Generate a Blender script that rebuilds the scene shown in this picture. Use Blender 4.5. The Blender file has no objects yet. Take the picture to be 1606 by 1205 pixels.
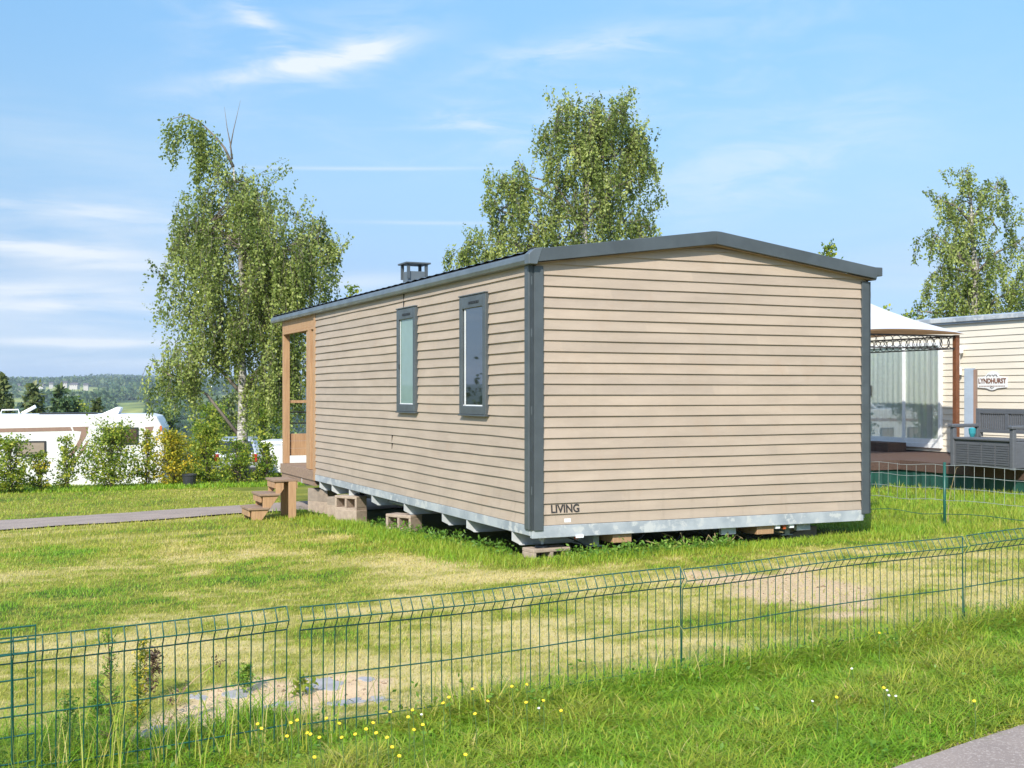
import bpy, bmesh, math, random
import numpy as np
from mathutils import Vector, Matrix
random.seed(7); RNG = np.random.default_rng(11)
R = math.radians
SC = bpy.context.scene
COL = SC.collection

# ------------------------------------------------------------------ camera
F = 1880.0; CX = 803.0; HZ = 616.0; EYE = 1.5      # focal length and horizon in photo pixels (1606 wide)
cd = bpy.data.cameras.new('camera'); cam = bpy.data.objects.new('camera', cd); COL.objects.link(cam)
cam.location = (0, 0, EYE); cam.rotation_euler = (R(90), 0, 0)
cd.sensor_width = 36; cd.lens = F/1606*36; cd.shift_y = (HZ-602.5)/1606
cd.clip_start = .1; cd.clip_end = 9000
SC.camera = cam
# ------------------------------------------------------------------ light, sky, exposure
SUN_AZ, SUN_EL = R(-163), R(37)                    # measured from +Y towards +X
sv = Vector((math.sin(SUN_AZ)*math.cos(SUN_EL), math.cos(SUN_AZ)*math.cos(SUN_EL), math.sin(SUN_EL)))
sl = bpy.data.lights.new('sun', 'SUN'); sl.energy = 3.5; sl.angle = R(.8); sl.color = (1, .95, .86)
so = bpy.data.objects.new('sun', sl); COL.objects.link(so); so.rotation_euler = sv.to_track_quat('Z', 'Y').to_euler()
SC.view_settings.view_transform = 'Standard'; SC.view_settings.look = 'None'
SC.view_settings.exposure = 0.75; SC.view_settings.gamma = 1
SKY_STRENGTH = .12
W = bpy.data.worlds.new('World'); SC.world = W; W.use_nodes = True

class NT:
    """small helper to wire shader nodes"""
    def __init__(s, nt): s.nt = nt; s.n = nt.nodes; s.l = nt.links
    def node(s, t, **k):
        n = s.n.new(t)
        for a, b in k.items(): setattr(n, a, b)
        return n
    def put(s, sock, v):
        if isinstance(v, bpy.types.NodeSocket): s.l.new(v, sock)
        elif v is not None: sock.default_value = v
    def math(s, op, a, b=None, c=None, clamp=False):
        n = s.node('ShaderNodeMath', operation=op, use_clamp=clamp)
        s.put(n.inputs[0], a)
        if b is not None: s.put(n.inputs[1], b)
        if c is not None: s.put(n.inputs[2], c)
        return n.outputs[0]
    def mix(s, f, a, b, mode='MIX'):
        n = s.node('ShaderNodeMix', data_type='RGBA', blend_type=mode)
        s.put(n.inputs[0], f)
        for i, v in ((6, a), (7, b)):
            s.put(n.inputs[i], (*v, 1) if isinstance(v, tuple) and len(v) == 3 else v)
        return n.outputs[2]
    def noise(s, vec, scale, detail=3, rough=.55, dist=0, dim='3D'):
        n = s.node('ShaderNodeTexNoise', noise_dimensions=dim)
        if vec is not None: s.l.new(vec, n.inputs['Vector'])
        n.inputs['Scale'].default_value = scale; n.inputs['Detail'].default_value = detail
        n.inputs['Roughness'].default_value = rough; n.inputs['Distortion'].default_value = dist
        return n.outputs['Fac']
    def mapv(s, vec, scale=(1, 1, 1), rot=(0, 0, 0), loc=(0, 0, 0)):
        n = s.node('ShaderNodeMapping'); s.l.new(vec, n.inputs[0])
        n.inputs['Scale'].default_value = scale; n.inputs['Rotation'].default_value = rot; n.inputs['Location'].default_value = loc
        return n.outputs[0]
    def ramp(s, f, stops):
        n = s.node('ShaderNodeValToRGB'); s.put(n.inputs[0], f)
        e = n.color_ramp.elements
        while len(e) < len(stops): e.new(.5)
        for k, (p, c) in enumerate(stops):
            e[k].position = p; e[k].color = (*c, 1) if len(c) == 3 else c
        return n.outputs[0]
    def smooth(s, v, a, b):
        n = s.node('ShaderNodeMapRange', interpolation_type='SMOOTHSTEP'); s.put(n.inputs[0], v)
        n.inputs[1].default_value = a; n.inputs[2].default_value = b
        return n.outputs[0]

def build_world():
    t = NT(W.node_tree); t.n.clear()
    out = t.node('ShaderNodeOutputWorld'); bg = t.node('ShaderNodeBackground'); bg.inputs[1].default_value = SKY_STRENGTH
    sky = t.node('ShaderNodeTexSky', sky_type='NISHITA'); sky.sun_disc = False
    sky.sun_elevation = SUN_EL; sky.sun_rotation = SUN_AZ; sky.air_density = 1.0; sky.dust_density = .3; sky.ozone_density = 2.0
    tc = t.node('ShaderNodeTexCoord'); d = tc.outputs['Generated']
    sp = t.node('ShaderNodeSeparateXYZ'); t.l.new(d, sp.inputs[0])
    az = t.math('ARCTAN2', sp.outputs[0], sp.outputs[1])
    el = t.math('ARCSINE', sp.outputs[2])
    cb = t.node('ShaderNodeCombineXYZ'); t.l.new(az, cb.inputs[0]); t.l.new(el, cb.inputs[1]); v = cb.outputs[0]
    # cirrus: wisps where thin high cloud stands, in azimuth / elevation
    warp = t.noise(v, 9, 3, .6)
    n1 = t.noise(t.mapv(v, (7, 26, 1), (0, 0, R(12))), 1.6, 7, .62, .6)
    n2 = t.noise(t.mapv(v, (4, 30, 1), (0, 0, R(2)), (3, 1, 0)), 1.3, 6, .6, .3)
    def spot(px, py, sx, sy, rot, amp, noise, lo, hi):
        a0 = math.atan((px-CX)/F); e0 = math.atan((HZ-py)/F*math.cos(a0))
        da = t.math('SUBTRACT', az, a0); de = t.math('SUBTRACT', el, e0)
        c, s_ = math.cos(R(rot)), math.sin(R(rot))
        u = t.math('ADD', t.math('MULTIPLY', da, c*F/sx), t.math('MULTIPLY', de, s_*F/sx))
        w = t.math('ADD', t.math('MULTIPLY', da, -s_*F/sy), t.math('MULTIPLY', de, c*F/sy))
        w = t.math('ADD', w, t.math('MULTIPLY', t.math('SUBTRACT', warp, .5), 1.1))
        r2 = t.math('ADD', t.math('MULTIPLY', u, u), t.math('MULTIPLY', w, w))
        g = t.math('POWER', 2.718, t.math('MULTIPLY', r2, -1))
        return t.math('MULTIPLY', t.math('MULTIPLY', g, t.smooth(noise, lo, hi)), amp)
    tot = None
    spots = [(470, 102, 150, 16, 13, 1.0, n1, .2, .55), (565, 80, 80, 30, 24, .75, n1, .3, .7), (410, 38, 75, 17, -33, .7, n1, .3, .65),
             (900, 82, 170, 24, 8, .55, n1, .3, .7), (745, 190, 70, 26, -8, .35, n1, .35, .7), (580, 265, 190, 3, 1, .4, n2, .1, .4),
             (680, 350, 120, 3, 0, .32, n2, .1, .4), (120, 322, 150, 14, -8, .45, n2, .3, .65), (60, 388, 140, 13, -4, .8, n2, .3, .6),
             (170, 415, 130, 9, 0, .45, n2, .3, .6), (60, 455, 150, 14, -2, .5, n2, .3, .62), (130, 482, 190, 9, 0, .65, n2, .3, .6),
             (130, 538, 150, 7, 0, .95, n2, .2, .5), (160, 565, 190, 12, 0, .45, n2, .3, .6), (560, 440, 120, 14, 2, .5, n2, .3, .6),
             (1180, 270, 240, 60, 15, .55, n1, .3, .75), (1340, 170, 130, 30, 8, .22, n1, .3, .75), (1420, 440, 120, 20, 0, .22, n2, .3, .7),
             (1200, 20, 300, 50, 4, .2, n1, .3, .8), (470, 75, 230, 60, 20, .34, n1, .35, .8), (330, 30, 150, 40, -25, .3, n1, .35, .8), (100, 230, 260, 60, -6, .22, n2, .3, .75), (640, 190, 300, 70, 6, .2, n1, .35, .8), (1000, 160, 300, 60, 10, .34, n1, .4, .8), (90, 440, 260, 110, 0, .55, n2, .25, .7), (60, 330, 200, 40, -4, .4, n2, .25, .7), (200, 500, 200, 30, 0, .4, n2, .2, .6), (1480, 380, 200, 90, 0, .2, n2, .3, .75)]
    for s_ in spots:
        g = spot(*s_); tot = g if tot is None else t.math('ADD', tot, g)
    # thin cloud elsewhere round the sky, away from the picture's own
    gen = t.math('MULTIPLY', t.smooth(n2, .48, .75), t.math('MULTIPLY', t.smooth(t.math('ABSOLUTE', az), .45, .8), .6))
    tot = t.math('ADD', tot, gen, clamp=True)
    mul = t.ramp(t.math('DIVIDE', el, math.pi/2), [(0, (.30, .42, .80)), (.019, (.31, .41, .68)), (.063, (.44, .48, .60)), (.122, (.67, .73, .74)), (.195, (.78, .96, .97)), (.5, (2.3, 2.3, 2.2))])  # overhead sky raised above its own brightness as added fill for shadows
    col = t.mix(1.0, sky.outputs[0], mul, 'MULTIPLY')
    col = t.mix(t.math('MULTIPLY', tot, .85), col, (4.7, 4.95, 5.2))
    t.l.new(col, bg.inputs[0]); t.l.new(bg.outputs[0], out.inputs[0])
build_world()

# ------------------------------------------------------------------ helpers
def tag(o, label=None, cat=None, group=None, kind=None):
    for k, v in (('label', label), ('category', cat), ('group', group), ('kind', kind)):
        if v: o[k] = v
    return o
def empty(name, loc, rz=0, label=None, cat=None, group=None):
    o = bpy.data.objects.new(name, None); COL.objects.link(o); o.location = loc; o.rotation_euler.z = rz
    o.empty_display_size = .1
    return tag(o, label, cat, group)
def copy_tree(o, parent=None):
    c = o.copy(); COL.objects.link(c)
    if parent: c.parent = parent
    for ch in list(o.children): copy_tree(ch, c)
    return c
def at(px, py, Y): return Vector(((px-CX)/F*Y, Y, EYE-(py-HZ)/F*Y))

class MB:
    """collects shapes; build() links them as ONE mesh object"""
    def __init__(s): s.v = []; s.f = []
    def add(s, vs, fs):
        o = len(s.v); s.v += [tuple(p) for p in vs]; s.f += [tuple(i+o for i in f) for f in fs]; return s
    def box(s, c, d, rz=0, rx=0, ry=0):
        m = Matrix.Translation(c) @ Matrix.Rotation(rz, 4, 'Z') @ Matrix.Rotation(ry, 4, 'Y') @ Matrix.Rotation(rx, 4, 'X')
        vs = [m @ Vector((x*d[0]/2, y*d[1]/2, z*d[2]/2)) for x in (-1, 1) for y in (-1, 1) for z in (-1, 1)]
        return s.add(vs, [(0, 1, 3, 2), (4, 6, 7, 5), (0, 4, 5, 1), (2, 3, 7, 6), (0, 2, 6, 4), (1, 5, 7, 3)])
    def bb(s, a, b):   # box from corner to corner
        return s.box([(a[i]+b[i])/2 for i in range(3)], [abs(b[i]-a[i]) for i in range(3)])
    def beam(s, a, b, w, h):
        a, b = Vector(a), Vector(b); d = (b-a); L = d.length; d.normalize()
        up = Vector((0, 0, 1)) if abs(d.z) < .95 else Vector((1, 0, 0))
        x = d.cross(up).normalized(); y = x.cross(d)
        vs = [p + x*w/2*i + y*h/2*j for p in (a, b) for i, j in ((-1, -1), (1, -1), (1, 1), (-1, 1))]
        return s.add(vs, [(3, 2, 1, 0), (4, 5, 6, 7)] + [(k, (k+1) % 4, 4+(k+1) % 4, 4+k) for k in range(4)])
    def tube(s, pts, rad, n=6, caps=True):
        pts = [Vector(p) for p in pts]; rs = rad if isinstance(rad, (list, tuple)) else [rad]*len(pts)
        vs = []; fs = []; px = None
        for i, p in enumerate(pts):
            d = (pts[min(i+1, len(pts)-1)] - pts[max(i-1, 0)]).normalized()
            if px is None:
                up = Vector((0, 0, 1)) if abs(d.z) < .9 else Vector((1, 0, 0)); px = d.cross(up).normalized()
            x = (px - d*px.dot(d)).normalized(); y = d.cross(x); px = x
            for k in range(n):
                a = 2*math.pi*k/n; vs.append(p + (x*math.cos(a) + y*math.sin(a))*rs[i])
        for i in range(len(pts)-1):
            for k in range(n): fs.append((i*n+k, i*n+(k+1) % n, (i+1)*n+(k+1) % n, (i+1)*n+k))
        if caps: fs += [tuple(range(n-1, -1, -1)), tuple(range((len(pts)-1)*n, len(pts)*n))]
        return s.add(vs, fs)
    def prism(s, poly, dvec):   # polygon of 3-D points pushed along dvec
        n = len(poly); d = Vector(dvec); p = [Vector(q) for q in poly]
        return s.add(p + [q+d for q in p], [tuple(range(n-1, -1, -1)), tuple(range(n, 2*n))] + [(k, (k+1) % n, n+(k+1) % n, n+k) for k in range(n)])
    def lathe(s, prof, n=16, c=(0, 0, 0)):
        vs = []; fs = []
        for r, z in prof:
            for k in range(n):
                a = 2*math.pi*k/n; vs.append((c[0]+r*math.cos(a), c[1]+r*math.sin(a), c[2]+z))
        for i in range(len(prof)-1):
            for k in range(n): fs.append((i*n+k, i*n+(k+1) % n, (i+1)*n+(k+1) % n, (i+1)*n+k))
        fs += [tuple(range(n-1, -1, -1)), tuple(range((len(prof)-1)*n, len(prof)*n))]
        return s.add(vs, fs)
    def build(s, name, mat, parent=None, bevel=0, smooth=False, loc=None, rz=0):
        me = bpy.data.meshes.new(name); me.from_pydata(s.v, [], s.f); me.validate()
        bm = bmesh.new(); bm.from_mesh(me); bmesh.ops.recalc_face_normals(bm, faces=bm.faces); bm.to_mesh(me); bm.free()
        if mat: me.materials.append(mat)
        o = bpy.data.objects.new(name, me); COL.objects.link(o)
        if parent: o.parent = parent
        if loc: o.location = loc
        o.rotation_euler.z = rz
        if smooth: me.polygons.foreach_set('use_smooth', [True]*len(me.polygons))
        if bevel:
            b = o.modifiers.new('bevel', 'BEVEL'); b.width = bevel; b.segments = 2; b.limit_method = 'ANGLE'
        return o

def npmesh(name, V, Fc, mat, parent=None, attrs=None, smooth=False):
    """mesh from arrays; Fc is (m,k)"""
    me = bpy.data.meshes.new(name); m, k = Fc.shape
    me.vertices.add(len(V)); me.vertices.foreach_set('co', np.ascontiguousarray(V, dtype=np.float32).ravel())
    me.loops.add(m*k); me.loops.foreach_set('vertex_index', np.ascontiguousarray(Fc, dtype=np.int32).ravel())
    me.polygons.add(m); me.polygons.foreach_set('loop_start', np.arange(0, m*k, k, dtype=np.int32))
    me.update(calc_edges=True)
    for an, dom, val in attrs or []:
        a = me.attributes.new(an, 'FLOAT', dom); a.data.foreach_set('value', np.ascontiguousarray(val, dtype=np.float32))
    if smooth: me.polygons.foreach_set('use_smooth', np.ones(m, dtype=bool))
    me.materials.append(mat)
    o = bpy.data.objects.new(name, me); COL.objects.link(o)
    if parent: o.parent = parent
    return o

def hash2(ix, iy, seed):
    h = (ix.astype(np.int64)*374761393 + iy.astype(np.int64)*668265263 + seed*974711) & 0xffffffff
    h = ((h ^ (h >> 13))*1274126177) & 0xffffffff
    return ((h ^ (h >> 16)) & 0xffff)/65535.0
def vnoise(x, y, scale, seed=0, octaves=4):
    x = np.asarray(x, float)*scale; y = np.asarray(y, float)*scale; out = 0; amp = 1; tot = 0
    for o in range(octaves):
        ix = np.floor(x); iy = np.floor(y); fx = x-ix; fy = y-iy
        fx = fx*fx*(3-2*fx); fy = fy*fy*(3-2*fy)
        a = hash2(ix, iy, seed+o); b = hash2(ix+1, iy, seed+o); c = hash2(ix, iy+1, seed+o); d = hash2(ix+1, iy+1, seed+o)
        out = out + amp*((a*(1-fx)+b*fx)*(1-fy) + (c*(1-fx)+d*fx)*fy); tot += amp
        x = x*2.03+17; y = y*2.03+5; amp *= .55
    return out/tot
def sstep(a, b, x):
    t = np.clip((np.asarray(x, float)-a)/(b-a), 0, 1); return t*t*(3-2*t)

# ------------------------------------------------------------------ materials
def mat(name, col, rough=.6, metal=0, var=.12, scale=6, col2=None, bump=0, bscale=40, stretch=None, spec=.5, dirt=None, coord='Object'):
    m = bpy.data.materials.new(name); m.use_nodes = True; t = NT(m.node_tree)
    b = t.n['Principled BSDF']; tc = t.node('ShaderNodeTexCoord'); v = tc.outputs[coord]
    if stretch: v = t.mapv(v, stretch)
    n = t.noise(v, scale, 5, .6)
    c2 = col2 or tuple(max(0, c*(1-2*var)) for c in col)
    c1 = col if col2 else tuple(min(1, c*(1+var)) for c in col)
    c = t.mix(t.smooth(n, .3, .7), c1, c2)
    if dirt:
        n3 = t.noise(tc.outputs['Object'], dirt[1], 6, .65)
        c = t.mix(t.smooth(n3, dirt[2], dirt[3]), c, dirt[0])
    t.l.new(c, b.inputs['Base Color']); b.inputs['Metallic'].default_value = metal
    b.inputs['Specular IOR Level'].default_value = spec
    t.l.new(t.math('ADD', t.math('MULTIPLY', t.math('SUBTRACT', n, .5), .25), rough, clamp=True), b.inputs['Roughness'])
    if bump:
        bp = t.node('ShaderNodeBump'); bp.inputs['Strength'].default_value = bump; bp.inputs['Distance'].default_value = .01
        t.l.new(t.noise(v, bscale, 4, .6), bp.inputs['Height']); t.l.new(bp.outputs[0], b.inputs['Normal'])
    return m
def leafmat(name, dark, mid, light, trans=.35, attr='rnd', rough=.5):
    m = bpy.data.materials.new(name); m.use_nodes = True; t = NT(m.node_tree)
    b = t.n['Principled BSDF']; out = t.n['Material Output']
    a = t.node('ShaderNodeAttribute', attribute_name=attr)
    c = t.ramp(a.outputs['Fac'], [(0, dark), (.5, mid), (1, light)])
    t.l.new(c, b.inputs['Base Color']); b.inputs['Roughness'].default_value = rough; b.inputs['Specular IOR Level'].default_value = .35
    tr = t.node('ShaderNodeBsdfTranslucent'); t.l.new(t.mix(.4, c, (.45, .55, .14), 'MIX'), tr.inputs[0])
    ms = t.node('ShaderNodeMixShader'); ms.inputs[0].default_value = trans
    t.l.new(b.outputs[0], ms.inputs[1]); t.l.new(tr.outputs[0], ms.inputs[2]); t.l.new(ms.outputs[0], out.inputs[0])
    return m
M = {}
M['siding'] = mat('siding', (.42, .333, .252), .55, var=.05, scale=1.3, stretch=(1.2, 1.2, 5), bump=.12, bscale=60, dirt=((.40, .30, .215), 3.1, .52, .8))
def boards():
    m = M['siding']; t = NT(m.node_tree); b = t.n['Principled BSDF']; l = b.inputs['Base Color'].links[0]; src = l.from_socket
    tc = t.node('ShaderNodeTexCoord'); sp = t.node('ShaderNodeSeparateXYZ'); t.l.new(tc.outputs['Object'], sp.inputs[0])
    row = t.math('FLOOR', t.math('DIVIDE', t.math('SUBTRACT', sp.outputs[2], .297), .0985))
    run = t.math('FLOOR', t.math('ADD', t.math('DIVIDE', t.math('ADD', sp.outputs[0], sp.outputs[1]), 3.4), t.math('MULTIPLY', row, .37)))
    cb = t.node('ShaderNodeCombineXYZ'); t.l.new(row, cb.inputs[0]); t.l.new(run, cb.inputs[1])
    wn = t.node('ShaderNodeTexWhiteNoise', noise_dimensions='2D'); t.l.new(cb.outputs[0], wn.inputs['Vector'])
    c = t.mix(1.0, src, t.mix(wn.outputs['Value'], (.93, .93, .94), (1.04, 1.03, 1.02)), 'MULTIPLY')
    streak = t.noise(t.mapv(tc.outputs['Object'], (9, 9, .5)), 1.5, 5, .65); low = t.math('SUBTRACT', 1.0, t.smooth(sp.outputs[2], .3, .75))
    c = t.mix(t.math('MULTIPLY', t.smooth(streak, .5, .75), t.math('ADD', .10, t.math('MULTIPLY', low, .35))), c, (.27, .21, .155))
    t.l.new(c, b.inputs['Base Color'])
boards()
M['slate'] = mat('slate_metal', (.075, .088, .095), .42, .0, var=.1, scale=3, spec=.5)
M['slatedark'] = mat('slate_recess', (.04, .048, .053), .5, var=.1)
M['slate_light'] = mat('slate_eave', (.115, .135, .148), .35, .0, var=.1, scale=3, spec=.6)
M['galvplate'] = mat('galvanised_plate', (.58, .59, .58), .6, .0, scale=5, col2=(.44, .46, .47))
M['galv'] = mat('galvanised', (.50, .52, .53), .55, .15, scale=3, col2=(.31, .34, .365), bump=.1, bscale=20, dirt=((.56, .56, .54), 7, .52, .6))
M['wood'] = mat('pine_wood', (.48, .295, .155), .65, scale=4, col2=(.36, .205, .105), stretch=(9, 9, .7), bump=.2, bscale=30)
M['woodg'] = mat('weathered_wood', (.34, .23, .15), .75, scale=4, col2=(.23, .155, .11), stretch=(1, 7, 7), bump=.3, bscale=30)
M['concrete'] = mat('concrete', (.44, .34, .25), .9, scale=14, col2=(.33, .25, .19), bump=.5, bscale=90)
M['concrete_shade'] = mat('shaded_concrete', (.34, .27, .205), .9, scale=12, col2=(.25, .20, .155), bump=.5, bscale=90)  # darker copy of the concrete, shade under the home put into its colour
M['dark'] = mat('dark_void', (.015, .015, .016), .8)
M['black'] = mat('black_plastic', (.02, .021, .022), .5)
M['rubber'] = mat('cable', (.03, .03, .033), .6)
M['greyplastic'] = mat('grey_pipe', (.30, .31, .32), .5)
M['letter'] = mat('letter_paint', (.035, .03, .028), .6)
M['white'] = mat('white_paint', (.80, .80, .78), .4, var=.03, dirt=((.66, .65, .61), 1.5, .55, .8))
M['rvwhite'] = mat('white_gelcoat', (.70, .69, .66), .3, var=.02, scale=1, dirt=((.60, .58, .54), 1.2, .55, .8))
M['tan'] = mat('brown_stripe', (.27, .17, .125), .4, var=.05)
M['cream'] = mat('cream_siding', (.72, .65, .53), .5, var=.04, scale=1.2, stretch=(.6, .6, 3))
M['deck'] = mat('brown_deck', (.125, .078, .058), .8, spec=.2, scale=6, col2=(.085, .055, .043), stretch=(1, 8, 8), bump=.2)
M['tarp'] = mat('green_net', (.012, .085, .06), .7, scale=5, col2=(.008, .055, .042), bump=.4, bscale=60)
M['canopy'] = mat('canopy_fabric', (.80, .82, .84), .8, var=.02, scale=2)
M['rust'] = mat('brown_metal', (.17, .062, .026), .5, scale=8)
M['tanfab'] = mat('tan_fabric', (.46, .25, .12), .8, scale=3)
def clothmat(name, col, f):
    m = mat(name, col, .9, var=.03, scale=2); t = NT(m.node_tree); b = t.n['Principled BSDF']; tr = t.node('ShaderNodeBsdfTranslucent'); tr.inputs[0].default_value = (*col, 1)
    ms = t.node('ShaderNodeMixShader'); ms.inputs[0].default_value = f; t.l.new(b.outputs[0], ms.inputs[1]); t.l.new(tr.outputs[0], ms.inputs[2]); t.l.new(ms.outputs[0], t.n['Material Output'].inputs[0]); return m
M['canopy'] = clothmat('canopy_fabric', (.80, .82, .84), .35); M['tanfab'] = clothmat('tan_fabric', (.62, .38, .19), .6)
M['resin'] = mat('grey_resin', (.11, .115, .125), .45, var=.06, stretch=(1, 1, 8))
M['bluegrey'] = mat('blue_grey_panel', (.30, .35, .41), .5, var=.05)
M['fgreen'] = mat('green_coated_wire', (.010, .088, .062), .4, var=.1, scale=20)
M['zinc'] = mat('zinc_wire', (.42, .45, .42), .4, .4)
M['asphalt'] = mat('asphalt', (.36, .285, .235), .95, spec=.1, scale=2.2, col2=(.28, .225, .19), bump=.5, bscale=160, coord='Object', dirt=((.48, .40, .34), 90, .5, .68))
M['stone'] = mat('flat_stone', (.40, .375, .36), .95, spec=.1, scale=9, col2=(.31, .29, .28), bump=.3)
M['birch'] = mat('birch_bark', (.58, .54, .48), .8, scale=5, col2=(.10, .085, .07), stretch=(1.5, 1.5, 5), bump=.4)
M['bark'] = mat('dark_bark', (.09, .068, .05), .9, scale=9, bump=.5)
M['limb'] = mat('birch_limb', (.20, .165, .135), .9, scale=9, bump=.3)
M['carpaint'] = mat('silver_paint', (.52, .54, .56), .25, .5, var=.03)
M['carglass'] = mat('car_glass', (.02, .025, .03), .08, var=.05)
M['red'] = mat('red_lens', (.45, .02, .02), .2)
M['roofred'] = mat('roof_slates', (.10, .085, .085), .7)
M['render'] = mat('pale_render', (.50, .46, .42), .8)
M['yellow'] = mat('yellow_petal', (.85, .58, .02), .5, var=.08)
M['petal'] = mat('white_petal', (.80, .76, .72), .6)
M['stem'] = mat('green_stem', (.10, .17, .04), .6)
M['drystem'] = mat('dry_stem', (.40, .30, .14), .8, scale=10)
M['darkstem'] = mat('brown_stem', (.10, .055, .035), .8, scale=10)
M['pot'] = mat('black_pot', (.03, .032, .036), .5)
M['orange'] = mat('orange_plastic', (.6, .12, .03), .5)
M['teal'] = mat('teal_plastic', (.03, .25, .28), .5)
M['cushion'] = mat('leaf_print_cloth', (.55, .55, .50), .8, scale=14, col2=(.16, .2, .17))
M['curtain'] = mat('net_curtain', (.80, .82, .79), .9, scale=2.2, col2=(.62, .66, .64), stretch=(14, 14, .25))
M['blade'] = leafmat('grass_blade', (.205, .41, .018), (.41, .41, .045), (.68, .55, .21), .40, 'dry')
M['birchleaf'] = leafmat('birch_leaf', (.08, .115, .022), (.26, .325, .075), (.48, .52, .16), .40)
M['hedgeleaf'] = leafmat('hedge_leaf', (.05, .12, .012), (.21, .29, .025), (.52, .50, .06), .38)
M['hedgeyellow'] = leafmat('yellow_hedge_leaf', (.06, .14, .014), (.27, .34, .03), (.72, .52, .04), .34)
M['hedgegold'] = leafmat('golden_hedge_leaf', (.12, .16, .014), (.40, .38, .03), (.78, .52, .04), .36)
M['conifer'] = leafmat('conifer_needle', (.04, .07, .02), (.10, .13, .035), (.20, .21, .07), .15)
M['farleaf'] = leafmat('far_leaf', (.032, .07, .025), (.065, .115, .035), (.13, .17, .05), .15)
M['weedleaf'] = leafmat('weed_leaf', (.07, .17, .015), (.16, .30, .03), (.38, .44, .06), .32)

def glassmat(name, base, rough=.03, spec=.6, stretch=None, col2=None):
    m = mat(name, base, .05, 0, .05, 2, col2=col2, stretch=stretch, spec=spec)
    b = m.node_tree.nodes['Principled BSDF']
    for l in list(m.node_tree.links):
        if l.to_socket == b.inputs['Roughness']: m.node_tree.links.remove(l)
    b.inputs['Roughness'].default_value = rough
    return m
M['pane_dark'] = glassmat('dark_pane', (.02, .022, .022), .02, 1.0); M['pane_dark'].node_tree.nodes['Principled BSDF'].inputs['IOR'].default_value = 2.3
M['pane_pale'] = glassmat('blind_pane', (.22, .31, .27), .03, 1.0)

YAW = R(24.15); UF = Vector((math.cos(YAW), math.sin(YAW), 0)); US = Vector((-math.sin(YAW), math.cos(YAW), 0))
C0 = Vector((.19, 10.8, 0)); HW, HL, BODY = 3.80, 9.64, 7.5
FA = Vector((-.92, 5.04, 0)); FD = Vector((.883, .47, 0)).normalized()
def home_local(x, y):
    dx = x-C0.x; dy = y-C0.y
    return dx*UF.x+dy*UF.y, dx*US.x+dy*US.y
def home_dist(x, y):
    u, v = home_local(x, y)
    ox = np.maximum(np.maximum(-u, u-HW), 0); oy = np.maximum(np.maximum(-v, v-HL), 0)
    inside = np.minimum(np.minimum(u, HW-u), np.minimum(v, HL-v))
    return np.where(inside > 0, -inside, np.hypot(ox, oy))
# ------------------------------------------------------------------ terrain
PX = np.array([0, 42, 60, 100, 200, 400, 700, 1000, 1400, 1800, 2400, 3000, 4200])
PZ = np.array([0, 0, -2.2, -8, -24, -36, -26, -11, -1, 9, 20, 29, 34])
TER = 0
def hz(x, y):
    x = np.asarray(x, float); y = np.asarray(y, float)
    z = .05 + .03*np.clip(x, -10, 10) - .025*np.clip(np.abs(y)-8.5, 0, 24.5)
    z = z - .8*sstep(29.5, 32.5, y)*sstep(2, -4, x)
    z = z + np.interp(y, PX, PZ)
    far = sstep(60, 300, y)
    z = z + far*(vnoise(x, y, 1/330., 5, 3)-.5)*np.interp(y, [0, 100, 300, 900, 1800, 3000], [0, 2, 6, 12, 20, 26])
    z = z - .07*sstep(.05, -.45, home_dist(x, y))
    z = z + (vnoise(x, y, .5, 9, 3)-.5)*.05*sstep(3, 6, np.abs(y))*(1-far)
    return z
def gz(x, y): return float(hz(x, y))
def ground_at(px, py):
    Y = 10.
    for _ in range(30):
        x = (px-CX)/F*Y; Y = .5*Y + .5*(EYE-gz(x, Y))*F/max(py-HZ, 5)
    return (px-CX)/F*Y, Y
def fence_dist(x, y):   # signed, positive on the lawn side
    return -(x-FA.x)*FD.y + (y-FA.y)*FD.x
PATH_L = [(-30, 5.2), (-12, 15.35), (-7.6, 17.9), (-4.42, 19.7), (-1.5, 21.4), (8, 27.0)]     # path behind the home
PATH_R = [(-1.2, 2.55), (1.1, 4.2), (1.72, 4.66), (2.55, 5.27), (4.2, 6.5), (9, 10.0)]     # far edge of the path at the photographer's feet
def poly_dist(x, y, pts):
    d = np.full(np.shape(x), 1e9); sg = np.zeros(np.shape(x))
    for (ax, ay), (bx, by) in zip(pts[:-1], pts[1:]):
        vx, vy = bx-ax, by-ay; t = np.clip(((x-ax)*vx+(y-ay)*vy)/(vx*vx+vy*vy), 0, 1)
        dd = np.hypot(x-ax-t*vx, y-ay-t*vy); s = np.sign(vx*(y-ay)-vy*(x-ax))
        sg = np.where(dd < d, s, sg); d = np.minimum(d, dd)
    return d, sg
DIRT = []
def spot_px(px, py, rx, ry, amp):
    x, y = ground_at(px, py); x2, y2 = ground_at(px, py-ry); x3, y3 = ground_at(px, py+ry)
    DIRT.append((x, y, rx/F*y, abs(y2-y3)/2, amp))
for s_ in [(1235, 922, 130, 34, 1.0), (1330, 945, 75, 18, .85), (1130, 905, 75, 16, .85)]: spot_px(*s_)
NSOIL = len(DIRT)
for s_ in [(440, 1098, 160, 38, 1.0), (330, 1125, 100, 32, 1.0), (560, 1082, 65, 26, .9), (250, 1140, 60, 24, .8)]: spot_px(*s_)
NSAND = len(DIRT)
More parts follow.
